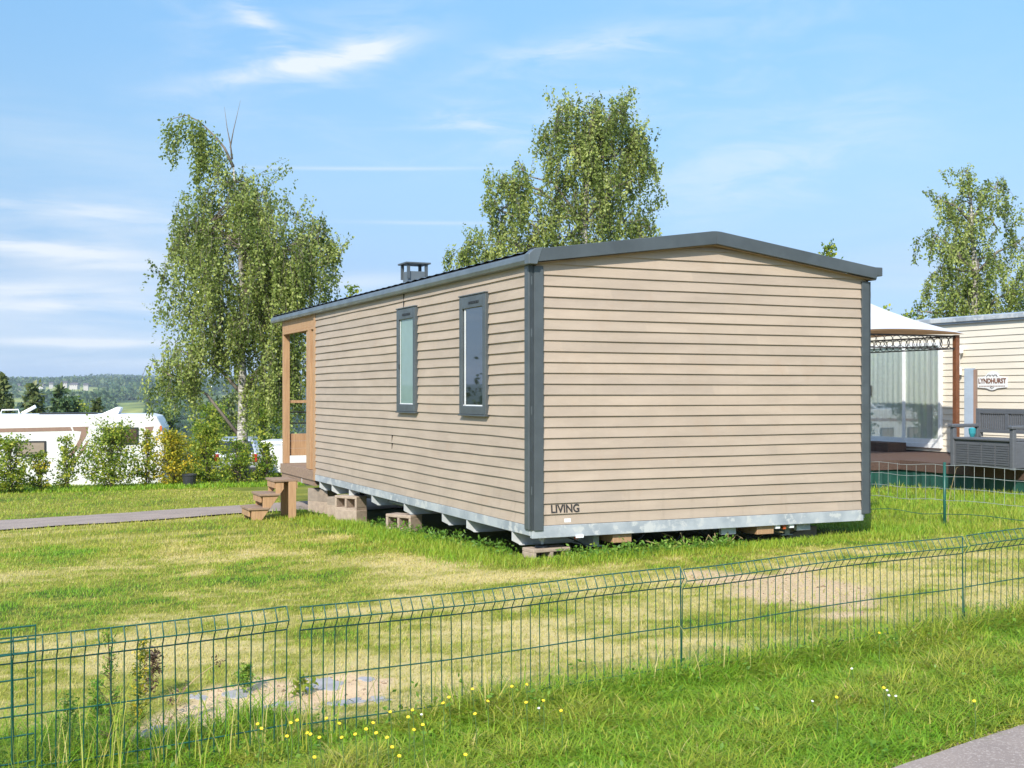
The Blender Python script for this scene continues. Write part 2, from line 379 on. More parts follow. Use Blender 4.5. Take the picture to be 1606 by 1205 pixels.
for s_ in [(690, 885, 110, 14, .75), (760, 905, 60, 10, .8), (1500, 915, 170, 34, .75), (850, 1000, 190, 18, .5), (1020, 960, 130, 14, .5), (320, 897, 26, 5, .9), (95, 1000, 70, 16, .8),
           (420, 870, 160, 12, .35), (620, 960, 160, 10, .45), (1100, 1010, 220, 16, .45), (320, 1010, 130, 14, .4), (1420, 990, 150, 14, .5), (200, 1040, 120, 18, .5), (700, 1040, 120, 14, .4)]: spot_px(*s_)
GREEN = []
_d = DIRT; DIRT = GREEN
for s_ in [(110, 868, 75, 22, .75), (130, 930, 150, 26, .55), (380, 900, 70, 20, .5), (560, 850, 120, 10, .5), (1130, 985, 130, 14, .4), (540, 1000, 110, 16, .4), (1400, 855, 130, 7, .8), (300, 830, 250, 8, .4)]: spot_px(*s_)
DIRT = _d
def masks(x, y):
    """dry 0..1, bare soil 0..1, sandy 0..1 of the ground"""
    x = np.asarray(x, float); y = np.asarray(y, float)
    w1 = (vnoise(x, y, 2.2, 31, 4)-.5); w2 = (vnoise(x, y, 2.2, 57, 4)-.5)
    n = vnoise(x, y, .55, 3, 4); n2 = vnoise(x, y, 3.5, 13, 3)
    u, v = home_local(x, y)
    stripe = .5+.5*np.sin(v*2*math.pi/1.15+1.2*vnoise(x, y, .3, 8, 2)*6)
    dry = .62 + (n-.5)*1.1 + (n2-.5)*.9 + (stripe-.5)*.18
    dry = dry + (vnoise(x, y, 13, 91, 3)-.5)*.85*sstep(16, 8, y) + (vnoise(x*.6+y*.3, y*2.2, 5, 97, 2)-.5)*.4
    bare = np.zeros_like(x); sand = np.zeros_like(x)
    for k, (cx, cy, rx, ry, a) in enumerate(DIRT):
        xx = (x-cx)/rx+w1*1.3; yy = (y-cy)/ry+w2*1.3; g = a*np.exp(-(xx*xx+yy*yy)**1.5)
        if k < NSOIL: bare = np.maximum(bare, g)
        elif k < NSAND: sand = np.maximum(sand, g)
        else: dry = dry+g*.55
    for cx, cy, rx, ry, a in GREEN:
        xx = (x-cx)/rx+w1; yy = (y-cy)/ry+w2; dry = dry-a*.5*np.exp(-(xx*xx+yy*yy))
    bare = sstep(.28, .75, bare+(n2-.5)*.9+(n-.5)*.5)*.92; sand = sstep(.3, .6, sand+(n2-.5)*.8)
    dry = np.maximum(dry, .7*bare)
    hd = home_dist(x, y)
    near = sstep(.95, .35, hd+(n2-.5)*.5)
    dry = dry*(1-.75*near)
    fd = fence_dist(x, y)
    dry = np.where(fd < .12, .15+.35*(n2-.3)+.3*(n-.5), dry)
    right = sstep(2.2, 3.2, u-HW+2.6)*sstep(-1.2, .2, v)
    dry = dry*(1-.6*right)
    dry = dry*(1-.35*sstep(13, 17, y)*sstep(-1, -3, x))
    return np.clip(dry, 0, 1), bare, sand

def ground_material():
    m = bpy.data.materials.new('ground'); m.use_nodes = True; t = NT(m.node_tree); b = t.n['Principled BSDF']
    g = t.node('ShaderNodeNewGeometry'); p = g.outputs['Position']
    A = lambda n: t.node('ShaderNodeAttribute', attribute_name=n).outputs['Fac']
    fine = t.noise(p, 45, 5, .7); mid = t.noise(p, 7, 4, .6)
    c = t.ramp(t.math('ADD', A('dry'), t.math('MULTIPLY', t.math('SUBTRACT', fine, .5), .7)), [(0, (.045, .085, .012)), (.5, (.26, .25, .04)), (1, (.55, .44, .19))])
    soil = t.mix(t.smooth(fine, .35, .65), (.70, .51, .30), (.46, .31, .18))
    sand = t.mix(t.smooth(mid, .3, .7), (.74, .52, .31), (.60, .42, .245))
    sand = t.mix(t.smooth(fine, .55, .75), sand, (.36, .26, .17))
    c = t.mix(A('bare'), c, soil); c = t.mix(A('sand'), c, sand)
    fm = t.noise(p, .006, 3, .6); fcol = t.ramp(t.noise(p, .0042, 2, .5), [(.35, (.20, .27, .06)), (.5, (.36, .36, .10)), (.65, (.26, .33, .07))])
    fw = t.mix(t.noise(p, .12, 4, .7), (.018, .04, .02), (.05, .085, .035))
    c = t.mix(A('far'), c, t.mix(A('wood'), fcol, fw))
    t.l.new(c, b.inputs['Base Color']); b.inputs['Roughness'].default_value = .95; b.inputs['Specular IOR Level'].default_value = .15
    bp = t.node('ShaderNodeBump'); bp.inputs['Strength'].default_value = .6; bp.inputs['Distance'].default_value = .02
    t.l.new(fine, bp.inputs['Height']); t.l.new(bp.outputs[0], b.inputs['Normal'])
    return m
def wood_mask(x, y):
    """1 where the far slope carries wood, 0 on the open fields and meadows"""
    ax = x/np.maximum(y, 1)*F+CX; w = (vnoise(x, y, 1/140., 77, 3)-.5)*.5
    f = lambda cx, rx, cy, ry: sstep(1.15, .75, np.hypot((ax-cx)/rx, (y-cy)/ry)+w)
    fld = np.maximum.reduce([f(95, 78, 1560, 480), f(204, 34, 1000, 330), f(375, 70, 1250, 300), f(20, 34, 1150, 260)])
    return np.where(y > 500, 1-fld, np.where(y > 330, .9, sstep(.44, .5, vnoise(x, y, 1/150., 77, 3))))
def make_ground():
    xs = np.concatenate([-np.geomspace(3000, 12, 70), np.arange(-11.5, -4, .35), np.arange(-4, 6.5, .07), np.arange(6.5, 14, .5), np.geomspace(14.6, 3000, 50)])
    ys = np.concatenate([np.linspace(-400, 0, 10), np.arange(1, 4, .3), np.arange(4, 9.5, .06), np.arange(9.5, 16, .12), np.arange(16, 45, .4), np.geomspace(45.5, 4300, 110)])
    X, Y = np.meshgrid(xs, ys); Z = hz(X, Y)
    nx, ny = len(xs), len(ys)
    V = np.stack([X.ravel(), Y.ravel(), Z.ravel()], 1)
    i = np.arange(nx*ny).reshape(ny, nx)
    Fc = np.stack([i[:-1, :-1].ravel(), i[:-1, 1:].ravel(), i[1:, 1:].ravel(), i[1:, :-1].ravel()], 1)
    dry, bare, sand = masks(V[:, 0], V[:, 1])
    far = sstep(40, 60, V[:, 1])
    o = npmesh('ground', V, Fc, ground_material(), None, [('dry', 'POINT', dry), ('bare', 'POINT', bare), ('sand', 'POINT', sand), ('far', 'POINT', far), ('wood', 'POINT', wood_mask(V[:, 0], V[:, 1]))], True)
    tag(o, kind='structure')
make_ground()
def strip(name, left, right, lift, sub=70):
    V = []; n = len(left)
    for k in range(n-1):
        for j in range(sub):
            a = j/sub
            p = [left[k][q]*(1-a)+left[k+1][q]*a for q in (0, 1)]; r = [right[k][q]*(1-a)+right[k+1][q]*a for q in (0, 1)]
            for c in range(7):
                e = .10*(vnoise(p[0]*4, p[1]*4, 1, c//6*9, 3)-.5) if c in (0, 6) else 0
                x = p[0]*(1-c/6)+r[0]*c/6+e; y = p[1]*(1-c/6)+r[1]*c/6+e
                V.append((x, y, gz(x, y)+lift))
    V = np.array(V); rows = len(V)//7; i = np.arange(len(V)).reshape(rows, 7)
    Fc = np.stack([i[:-1, :-1].ravel(), i[:-1, 1:].ravel(), i[1:, 1:].ravel(), i[1:, :-1].ravel()], 1)
    return tag(npmesh(name, V, Fc, M['asphalt'], None, None, True), kind='structure')
strip('path', PATH_L, [(x+1.1, y-1.7) for x, y in PATH_L], .02)
strip('road', PATH_R, [(x+1.9, y-2.7) for x, y in PATH_R], .02)

# ------------------------------------------------------------------ mobile home
HOME = empty('mobile_home', C0, YAW, 'beige clapboard mobile home with dark grey roof trim, raised on concrete blocks', 'mobile home')
ZB, ZE, ZR, EXP = .30, 2.66, 2.92, .0985
SL = (ZR-ZE)/(HW/2)
def roof_z(x): return ZR-SL*abs(x-HW/2)
def siding_wall(mapf, length, ztop, gable, seg, seed):
    """lapped boards as real wedges; mapf(u, out, z) -> local point"""
    mb = MB(); z = ZB; k = 0; lap = .021
    while z < ztop-.005:
        zt = z+EXP
        if gable:
            h = lambda zz: max(0, (zz-ZE)/SL)
            u0, u1 = h(z), length-h(z); v0, v1 = h(min(zt, ztop-.001)), length-h(min(zt, ztop-.001))
        else: u0 = v0 = 0; u1 = v1 = length
        zt = min(zt, ztop); n = max(1, int((u1-u0)/seg)); vs = []; fs = []
        for j in range(n+1):
            a = j/n; ub = u0+(u1-u0)*a; ut = v0+(v1-v0)*a
            wb = (float(vnoise(ub, k*.7, .9, seed, 2))-.5)*.016*(1 if not gable else .35); wo = (float(vnoise(ub, k*1.3, 1.5, seed+4, 2))-.5)*.006
            wt = (float(vnoise(ut, (k+1)*.7, .9, seed, 2))-.5)*.016*(1 if not gable else .35)
            if k == 0: wb = 0
            vs += [mapf(ub, .002, z+wb+.004), mapf(ub, lap+wo, z+wb), mapf(ub, lap+wo-.001, z+wb+.006), mapf(ut, .004, zt+wt+.002)]
        for j in range(n):
            for q in range(3): fs.append((j*4+q, j*4+4+q, j*4+5+q, j*4+1+q))
        mb.add(vs, fs); z += EXP; k += 1
    return mb
siding_wall(lambda u, o, z: (u, -o, z), HW, ZR-.03, True, .3, 3).build('front_wall', M['siding'], HOME)
siding_wall(lambda u, o, z: (-o, u, z), BODY, ZE+.03, False, .22, 21).build('side_wall', M['siding'], HOME)
siding_wall(lambda u, o, z: (HW+o, u, z), HL, ZE+.03, False, .5, 41).build('side_wall', M['siding'], HOME)
c = MB(); c.prism([(.01, 0, ZB), (HW-.01, 0, ZB), (HW-.01, 0, ZE), (HW/2, 0, ZR), (.01, 0, ZE)], (0, BODY, 0)); c.build('body_core', M['woodg'], HOME)
# floor rails and chassis
r = MB(); r.bb((-.015, -.02, .185), (HW-.06, .03, ZB-.004)); r.build('front_rail', M['galv'], HOME, .004)
r = MB(); r.bb((-.02, .031, .205), (.03, BODY, ZB-.004)); r.bb((HW-.05, .031, .205), (HW, HL, ZB-.004)); r.build('side_rail', M['galv'], HOME, .004)
r = MB(); r.bb((.01, .032, .292), (HW-.07, BODY-.01, .299)); r.build('floor_underside', M['woodg'], HOME)
for xx in (.75, HW-.85):
    r = MB(); r.bb((xx-.03, .2, .06), (xx+.03, HL-.2, .29)); r.bb((xx-.07, .2, .05), (xx+.07, HL-.2, .06)); r.build('chassis_beam', M['galv'], HOME)
for s_ in (.42, 1.55, 2.25, 3.5, 4.75, 5.75, 6.6, 7.25, 8.3):
    r = MB(); r.prism([(-.018, s_, .203), (.72, s_, .203), (.72, s_, .085), (.05, s_, .085), (-.018, s_, .12)], (0, .012, 0)); r.bb((.05, s_-.045, .079), (.6, s_, .085))
    r.build('outrigger', M['galvplate'], HOME)
r = MB()
for xx, dz in ((2.05, .0), (2.95, 0)): r.bb((xx, .05, .115), (xx+.05, .09, .184)); r.bb((xx+.05, .05, .115), (xx+.17, .055, .184)); r.bb((xx-.5, .20, .16), (xx+.3, .23, .184))
r.build('tow_bracket', M['galv'], HOME)
pp = MB(); pp.tube([(.25, 3.3, .13), (.22, 4.4, .12), (.2, 5.3, .14), (.22, 6.4, .16)], .022, 8); pp.tube([(.3, 4.1, .17), (.3, 4.1, -.1)], .03, 8); pp.build('waste_pipe', M['greyplastic'], HOME, smooth=True)
cb = MB()
for k in range(5):
    x0 = .35+.5*k; pts = [(x0+.9*a+.03*math.sin(a*9+k), .12+.1*k*.3, .19-.2*math.sin(a*3.1)+.02*math.sin(a*7+k)) for a in [j/10 for j in range(11)]]
    cb.tube(pts, .007, 5)
cb.build('hanging_cable', M['rubber'], HOME)
for a, b, m in (((.42, -.028, .172), (.5, -.021, .20), 'white'), ((2.66, 0, .15), (2.71, .04, .184), 'white'), ((2.83, 0, .15), (2.88, .04, .184), 'white'), ((.44, .02, .155), (.47, .05, .184), 'orange'), ((2.76, .01, .14), (2.79, .04, .184), 'orange')):
    lb = MB(); lb.bb(a, b); lb.build('marker_lens', M[m], HOME)
# corner trims: an angled pair with a recess between them
def corner(x, sx):
    a = MB(); a.bb((x-.002*sx, -.034, .255), (x+.088*sx, .0, 2.64)); a.build('corner_trim', M['slate'], HOME, .004)
    a = MB(); a.bb((x-.038*sx, .014, .255), (x-.0*sx, .115, 2.66)); a.build('corner_trim', M['slate'], HOME, .012)
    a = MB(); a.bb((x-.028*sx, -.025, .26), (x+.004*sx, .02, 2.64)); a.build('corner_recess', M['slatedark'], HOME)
    for z in (2.47, 2.0, 1.3, .58): a = MB(); a.bb((x-.030*sx, -.027, z), (x-.018*sx, -.012, z+.075)); a.build('corner_clip', M['slate'], HOME, .003)
corner(0, 1); corner(HW, -1)
# roof: sheet of pressed metal tiles, rake fascias, eave fascia
OV = .10; REAR = HL+.5
rf = MB()
ny = 88; 
for side in (-1, 1):
    vs = []; fs = []; nx = 14
    for j in range(ny+1):
        y = -OV+.02+(REAR+OV-.04)*j/ny
        for i in range(nx+1):
            d = (HW/2+.05)*i/nx; x = HW/2+side*d
            z = ZR+.115-SL*d + .012*math.sin(j*math.pi) + .011*abs(math.sin(j*.5*math.pi)) + (.012 if i % 2 else 0)
            vs.append((x, y, z))
    for j in range(ny):
        for i in range(nx): fs.append((j*(nx+1)+i, j*(nx+1)+i+1, (j+1)*(nx+1)+i+1, (j+1)*(nx+1)+i))
    rf.add(vs, fs)
rf.build('roof', M['slate'], HOME)
for y0, y1 in ((-OV, -OV+.03), (REAR-.03, REAR)):
    fa = MB()
    for side in (-1, 1):
        e = HW/2+.045; p = [(HW/2, ZR+.005), (HW/2, ZR+.128), (HW/2+side*.05, ZR+.128-.003), (HW/2+side*e, ZR+.128-SL*e), (HW/2+side*e, ZR+.012-SL*e)]
        fa.prism([(q[0], y0, q[1]) for q in p], (0, y1-y0, 0))
    fa.build('rake_fascia', M['slate'], HOME, .004)
sf = MB()
for side in (-1, 1):
    e = HW/2+.045; sf.prism([(HW/2, -OV+.031, ZR-.002), (HW/2, -OV+.031, ZR+.006), (HW/2+side*(e-.004), -OV+.031, ZR+.006-SL*e), (HW/2+side*(e-.004), -OV+.031, ZR-.002-SL*e)], (0, REAR+OV-.07, 0))
sf.build('soffit', M['woodg'], HOME)
for x, s_ in ((0, -1), (HW, 1)):
    ef = MB(); ef.prism([(x+s_*.01, -.06, 2.648), (x+s_*.07, -.06, 2.655), (x+s_*.085, -.06, 2.69), (x+s_*.075, -.06, 2.735), (x+s_*.045, -.06, 2.755), (x+s_*.01, -.06, 2.76)], (0, REAR+.06, 0))
    ef.build('eave_fascia', M['slate_light'], HOME, .004)
cp = MB(); cp.prism([(-.09, -OV-.004, 2.648), (-.005, -OV-.004, 2.648), (.05, -OV-.004, 2.80), (-.03, -OV-.004, 2.79), (-.09, -OV-.004, 2.74)], (0, .10, 0)); cp.build('corner_cap', M['slate_light'], HOME, .006)
gt = MB(); gt.bb((HW+.05, -.06, 2.70), (HW+.155, .06, 2.79)); gt.build('gutter_end', M['slate'], HOME, .006)
gt = MB(); gt.bb((-.035, -OV+.02, 2.79), (.05, -OV+.16, 2.80)); gt.build('roof_flashing', M['black'], HOME)
# chimney
ch = empty('chimney', (.8, 5.46, 0)); ch.parent = HOME
q = MB(); q.bb((-.12, -.12, 2.80), (.12, .12, 3.12)); q.build('flue_box', M['slate_light'], ch, .004)
for a in (-1, 1):
    for b in (-1, 1): q = MB(); q.bb((a*.125-.018, b*.125-.018, 3.02), (a*.125+.018, b*.125+.018, 3.215)); q.build('cap_post', M['slate'], ch)
q = MB(); q.prism([(-.175, -.175, 3.215), (.175, -.175, 3.215), (.175, .175, 3.215), (-.175, .175, 3.215)], (0, 0, .022)); q.build('cap', M['slate'], ch, .004)
# windows in the side wall
def home_window(y0, y1, pane, strip_):
    w = empty('window', (-.002, (y0+y1)/2, 0)); w.parent = HOME
    h = (y1-y0)/2; z0, z1 = 1.28, 2.475; t = .075
    f = MB(); x0, x1 = -.048, 0
    f.bb((x0, -h, z0), (x1, -h+t, z1)); f.bb((x0, h-t, z0), (x1, h, z1)); f.bb((x0+.001, -h+t, z0), (x1, h-t, z0+.085)); f.bb((x0+.001, -h+t, z1-.125), (x1, h-t, z1))
    f.build('frame', M['slate'], w, .006)
    f = MB(); f.bb((x0-.008, -h-.008, z1+.001), (x1, h+.008, z1+.014)); f.build('drip_edge', M['slate'], w, .004); f = MB(); f.bb((x0-.012, -h-.008, z0-.016), (x1, h+.008, z0-.001)); f.build('sill', M['slate'], w, .004)
    f = MB()
    for k in range(6): f.bb((x0-.004, -h+.17+k*.045, z1-.085), (x0, -h+.17+k*.045+.036, z1-.06))
    f.build('air_vent', M['black'], w)
    g = MB(); g.bb((-.026, -h+t, z0+.085), (-.020, h-t, z1-.125)); g.build('pane', pane, w)
    if strip_:
        g = MB(); g.bb((-.030, h-t-.055, z0+.087), (-.027, h-t-.03, z1-.127)); g.bb((-.030, -h+t, z0+.086), (-.027, h-t, z0+.098)); g.build('sash_bead', M['white'], w)
    else:
        g = MB(); g.bb((-.030, h-t-.02, z0+.087), (-.027, h-t-.012, z1-.127)); g.bb((-.030, -h+t+.0, z0+.086), (-.027, h-t, z0+.096)); g.build('sash_bead', M['white'], w)
        g = MB(); g.bb((-.045, h-t-.012, 1.78), (-.03, h-t+.004, 1.83)); g.build('latch', M['black'], w)
home_window(.995, 1.684, M['pane_dark'], True); home_window(3.04, 3.69, M['pane_pale'], False)
q = MB(); q.bb((-.021, 3.52, 2.476), (-.004, 3.528, 2.655)); q.build('board_joint', M['dark'], HOME)
q = MB(); q.bb((-.0195, 3.95, .82), (-.004, 3.955, .99)); q.build('board_joint', M['dark'], HOME)
# porch
for y0 in (HL-.1,):
    for xx in (0, HW-.1):
        p = MB(); p.bb((xx, y0, .35), (xx+.1, y0+.1, 2.48)); p.build('porch_post', M['wood'], HOME, .004)
p = MB(); p.bb((0, BODY+.09, 2.48), (.06, HL, 2.655)); p.bb((.06, HL-.06, 2.48), (HW-.06, HL, 2.655)); p.bb((HW-.06, BODY+.01, 2.48), (HW-.005, HL, 2.655)); p.build('porch_beam', M['wood'], HOME, .004)
p = MB(); p.bb((-.012, BODY+.09, 2.44), (.05, HL-.1, 2.478)); p.build('beam_moulding', M['wood'], HOME, .003)
p = MB(); p.bb((-.024, BODY+.002, .2), (.03, BODY+.088, 2.655)); p.build('porch_trim', M['wood'], HOME, .004)
for k in range(3):
    p = MB(); p.bb((.01-.03*(k%2), BODY+.10+k*.19, .352), (.06, BODY+.255+k*.19, 2.438)); p.build('screen_batten', M['wood'], HOME, .003)
p = MB()
for k in range(14): p.bb((.0, BODY+.002+k*.152, .325), (HW, BODY+.148+k*.152, .349))
p.build('porch_floor', M['woodg'], HOME)
p = MB(); p.bb((-.03, BODY+.09, .20), (-.001, HL+.02, .345)); p.bb((0, HL-.03, .20), (HW, HL, .324)); p.build('porch_fascia', M['woodg'], HOME, .004)
p = MB(); p.bb((-.01, BODY+.09, .12), (.04, HL, .198)); p.build('porch_joist', M['woodg'], HOME)
p = MB(); p.bb((.1, HL-.08, 1.33), (HW-.1, HL-.02, 1.375)); p.build('porch_handrail', M['wood'], HOME, .003)
for z in (1.18, 1.0): p = MB(); p.tube([(.1, HL-.05, z), (HW-.1, HL-.05, z)], .012, 6); p.build('porch_rail_bar', M['black'], HOME)
p = MB(); [p.bb((.1, HL-.06, z), (HW-.1, HL-.035, z+.118)) for z in (.47, .59, .71)]; p.build('porch_panel', M['wood'], HOME, .003)
p = MB(); p.bb((.05, BODY+.001, .35), (HW-.03, BODY+.02, 2.66)); p.build('porch_back_wall', M['wood'], HOME)
# lettering
def text(body, size, matl, parent, loc, rot, name='lettering', ext=.0015, sx=1, bold=0):
    cu = bpy.data.curves.new('t', 'FONT'); cu.body = body; cu.size = size; cu.extrude = ext; cu.align_x = 'CENTER'; cu.offset = bold
    ob = bpy.data.objects.new('t', cu); COL.objects.link(ob); dg = bpy.context.evaluated_depsgraph_get()
    me = bpy.data.meshes.new_from_object(ob.evaluated_get(dg)); bpy.data.objects.remove(ob)
    me.materials.clear(); me.materials.append(matl)
    o = bpy.data.objects.new(name, me); COL.objects.link(o); o.parent = parent; o.location = loc; o.rotation_euler = rot; o.scale = (sx, 1, 1)
    return o
text('LIVING', .102, M['letter'], HOME, (.315, -.0215, ZB+EXP+.012), (R(90-7), 0, 0), ext=.001, sx=.93, bold=.0022)
q = MB(); q.box((.34, -.016, ZB+.035), (.065, .003, .036)); q.build('sticker', M['white'], HOME)

# ------------------------------------------------------------------ blocks, steps, wedges by the home
def hl(x, y, z=0): v = C0 + UF*x + US*y; return Vector((v.x, v.y, z))
def on(v, dz=0): return Vector((v.x, v.y, gz(v.x, v.y)+dz))
def hollow_block(holes=True):
    """concrete block 0.45 x 0.2 x 0.19; the two hollows open to its long side"""
    mb = MB(); L, D, H = .40, .20, .19
    if not holes: return mb.bb((-L/2, -D/2, 0), (L/2, D/2, H))
    wall = .035
    xs = [-L/2, -L/2+wall, -wall/2, wall/2, L/2-wall, L/2]; zs = [0, wall, H-wall, H]
    mb.bb((xs[0], -D/2, 0), (xs[5], D/2, zs[1])); mb.bb((xs[0], -D/2, zs[2]), (xs[5], D/2, H))
    for a, b in ((0, 1), (2, 3), (4, 5)): mb.bb((xs[a], -D/2, zs[1]), (xs[b], D/2, zs[2]))
    mb.bb((xs[1], D/2-.03, zs[1]), (xs[2], D/2, zs[2])); mb.bb((xs[3], D/2-.03, zs[1]), (xs[4], D/2, zs[2]))
    return mb
grp = 'concrete blocks under the mobile home'
def block(px, py, Y, rz, label, holes=True, m='concrete', dz=0, s=(1, 1, 1)):
    v = at(px, py, Y); o = hollow_block(holes).build('concrete_block', M[m], None, .006, loc=(v.x, v.y, v.z+dz), rz=rz); o.scale = s
    tag(o, label, 'concrete block', grp); return o
AX = YAW-R(90)
def side_block(x, y, z, turn, label, **k):
    v = hl(x, y); o = hollow_block(k.get('holes', True)).build('concrete_block', M[k.get('m', 'concrete')], None, .006, loc=(v.x, v.y, z), rz=turn); o.scale = k.get('s', (1, 1, 1))
    return tag(o, label, 'concrete block', grp)
g1 = gz(*hl(.1, 5.7)[:2]); g2 = gz(*hl(.1, 7.4)[:2]); g0 = gz(*hl(.1, .1)[:2])
side_block(.02, 3.62, gz(*hl(.02, 3.6)[:2])+.0, YAW-R(62), 'single hollow concrete block lying alone in the grass between the stack and the front corner')
side_block(.0, 5.72, g1-.02, YAW-R(62), 'solid lower concrete block of the stack that ends in two dark hollows', holes=False)
side_block(-.0, 5.74, g1+.165, YAW-R(60), 'hollow concrete block on top of a solid one, its two dark openings facing out')
side_block(.10, 6.5, g1-.03, YAW-R(64), 'lower block of the solid stack left of the hollow topped stack', holes=False)
side_block(.10, 6.5, g1+.158, YAW-R(64), 'upper block, coloured as shaded, of the solid stack left of the hollow topped stack', holes=False, m='concrete_shade', s=(1, 1, .6))
side_block(.16, 7.75, g2-.03, YAW-R(64), 'lower of two grey brown blocks under the porch, behind the wooden steps', holes=False, s=(1.1, 1, 1))
side_block(.16, 7.75, g2+.158, YAW-R(64), 'upper of two grey brown blocks under the porch, behind the wooden steps', holes=False, m='concrete_shade', s=(1.1, 1, 1))
side_block(.20, .14, g0-.085, YAW+R(6), 'low concrete block half sunk in grass under the front left corner', s=(1, 1, .95), m='concrete')
side_block(3.2, .4, gz(*hl(3.2, .4)[:2])-.04, YAW, 'concrete block in deep shade under the front right end', holes=False, m='concrete_shade')
def jack(x, y, z0, z1, label):
    v = hl(x, y); e = empty('jack_stand', (v.x, v.y, z0), 0, label, 'jack', 'jacks under the mobile home')
    q = MB(); q.lathe([(.07, 0), (.065, .015), (.03, .025)], 14); q.build('base_plate', M['black'], e)
    q = MB(); q.lathe([(.014, .02), (.014, z1-z0)], 8); q.build('screw', M['galv'], e)
    q = MB(); q.lathe([(.028, (z1-z0)*.55), (.028, (z1-z0)*.55+.03)], 6); q.build('nut', M['galv'], e)
jack(.16, .14, g0+.10, .185, 'screw jack on the half sunk block under the front left corner')
jack(.12, 5.74, g1+.355, .205, 'screw jack on the hollow topped block stack') if g1+.355 < .2 else None
jack(.22, 7.75, g2+.35, .22, 'screw jack on the grey brown blocks under the porch') if g2+.35 < .2 else None
for x, lab in ((.93, 'pale wooden beam end under the middle of the front rail'), (2.55, 'pale wooden beam end under the right part of the front rail')):
    v = hl(x, .12); q = MB(); q.bb((-.1, -.1, -.085), (.1, .9, 0)); o = q.build('timber_beam', M['wood'], None, .004, loc=(v.x, v.y, .184), rz=YAW); tag(o, lab, 'timber')
# wooden steps
sv0 = Vector((-3.02, 16.75, -.27)); ST = empty('wooden_steps', sv0, YAW, 'small three step wooden stair standing beside the porch', 'steps')
D_ = .50
for k, (x0, z) in enumerate(((-.26, .53), (-.46, .34), (-.62, .15))):
    q = MB(); q.bb((x0-.05, -.02, z), (x0+.24 if k else .02, D_+.02, z+.03)); q.build('tread', M['woodg'], ST, .004)
    q = MB(); q.bb((x0-.035, .02, z-.09), (x0-.012, D_-.02, z-.001)); q.build('riser', M['wood'], ST, .003)
for y in (0.0, D_-.04):
    q = MB(); q.prism([(-.62, y, 0), (-.62, y, .148), (-.46, y, .148), (-.46, y, .338), (-.28, y, .338), (-.28, y, .528), (-.17, y, .528), (-.17, y, .43), (-.48, y, .0)], (0, .035, 0)); q.build('stringer', M['wood'], ST, .003)
    q = MB(); q.bb((-.105, y-.02, -.02), (0.0, y+.015, .529)); q.build('leg', M['wood'], ST, .003)
q = MB(); q.bb((.001, -.01, .43), (.022, D_+.01, .56)); q.build('top_rail', M['wood'], ST, .003)

# ------------------------------------------------------------------ green wire fences
def panel(name, parent, t0, t1, z0, z1, step=.05, fold=True, rows=(.53, .33, .13), bottom=-.06, r=.0028, off=0.0, matl='fgreen', ztop=.63, wav=.006, seed=0):
    nrm = Vector((FD.y, -FD.x, 0)); mb = MB()
    def P(t, h, o=0):
        zz = z0+(z1-z0)*(t-t0)/(t1-t0) + wav*math.sin(3.1*(t-t0)+seed) - .63
        lean = (.012*math.sin(t*1.7+seed)*(h/.6)) + off
        p = FA + FD*(t+.004*math.sin(t*9+h*5+seed)) + nrm*(o+lean); return (p.x, p.y, zz+h)
    n = int(round((t1-t0)/step))
    prof = [(ztop, 0), (ztop-.055, .034), (ztop-.10, .0), (bottom, 0)] if fold else [(ztop, 0), (bottom, 0)]
    for i in range(n+1):
        t = t0+(t1-t0)*i/n; mb.tube([P(t, h, o) for h, o in prof], r, 4, False)
    hr = ([(ztop-.002, 0), (ztop-.055, .038)] if fold else [(ztop-.004, 0)]) + [(h, -.004) for h in rows]
    for h, o in hr:
        mb.tube([P(t0+(t1-t0)*j/20, h, o) for j in range(21)], r*1.12, 4, False)
    return mb.build(name, M[matl], parent, smooth=True)
FEN = empty('wire_fence', (FA.x, FA.y, gz(FA.x, FA.y)), 0, 'low green welded wire fence with bent top crossing the whole foreground', 'fence')
def rel(o, e): o.location = tuple(-c for c in e.location); return o
for k, (t0, t1, z0, z1) in enumerate(((-2.1, -.03, .545, .605), (.03, 2.0, .594, .627), (2.0, 4.0, .627, .675), (4.0, 6.0, .675, .735), (6.0, 8.0, .735, .79))):
    rel(panel('wire_panel', FEN, t0, t1, z0, z1, seed=k*2.2), FEN)
for t, zt in ((-2.1, .56), (2.0, .63), (4.0, .68), (6.0, .74)):
    p = FA+FD*t; q = MB(); q.tube([(p.x+.004, p.y+.03, -.3), (p.x, p.y+.03, zt-.012)], .0036, 8); rel(q.build('post', M['fgreen'], FEN, smooth=True), FEN)
OFF = empty('fence_offcut', (FA.x-1.3, FA.y-.7, .0), 0, 'narrow offcut of green wire mesh leaning against the left end of the fence', 'fence panel')
rel(panel('mesh_sheet', OFF, -1.85, -1.02, .585, .625, step=.085, fold=False, rows=(.575, .525, .43, .33, .22, .12, .03), off=.06, r=.003, seed=.3), OFF)
# taller-mesh fence on the right, in front of the neighbour's deck
F2 = [Vector((3.55, 13.9, 0)), Vector((4.63, 12.82, 0)), Vector((6.6, 10.9, 0))]
RF = empty('mesh_fence', (4.63, 12.82, gz(4.63, 12.82)), 0, 'thin pale mesh fence with one green post in front of the neighbouring deck', 'fence')
mb = MB(); gm = MB()
for a, b in zip(F2[:-1], F2[1:]):
    n = int((b-a).length/.105)
    for i in range(n):
        p = a.lerp(b, i/n); g = gz(p.x, p.y); mb.tube([(p.x, p.y, .33+g*.2), (p.x+.002, p.y, .72+.012*math.sin(i))], .0022, 4, False)
    for h in (.72, .60, .47, .345):
        mb.tube([a.lerp(b, j/12)+Vector((0, 0, h+.01*math.sin(j*1.3))) for j in range(13)], .0025, 4, False)
    gm.tube([a.lerp(b, j/12)+Vector((0, 0, .20+.015*math.sin(j*1.1))) for j in range(13)], .0035, 4, False)
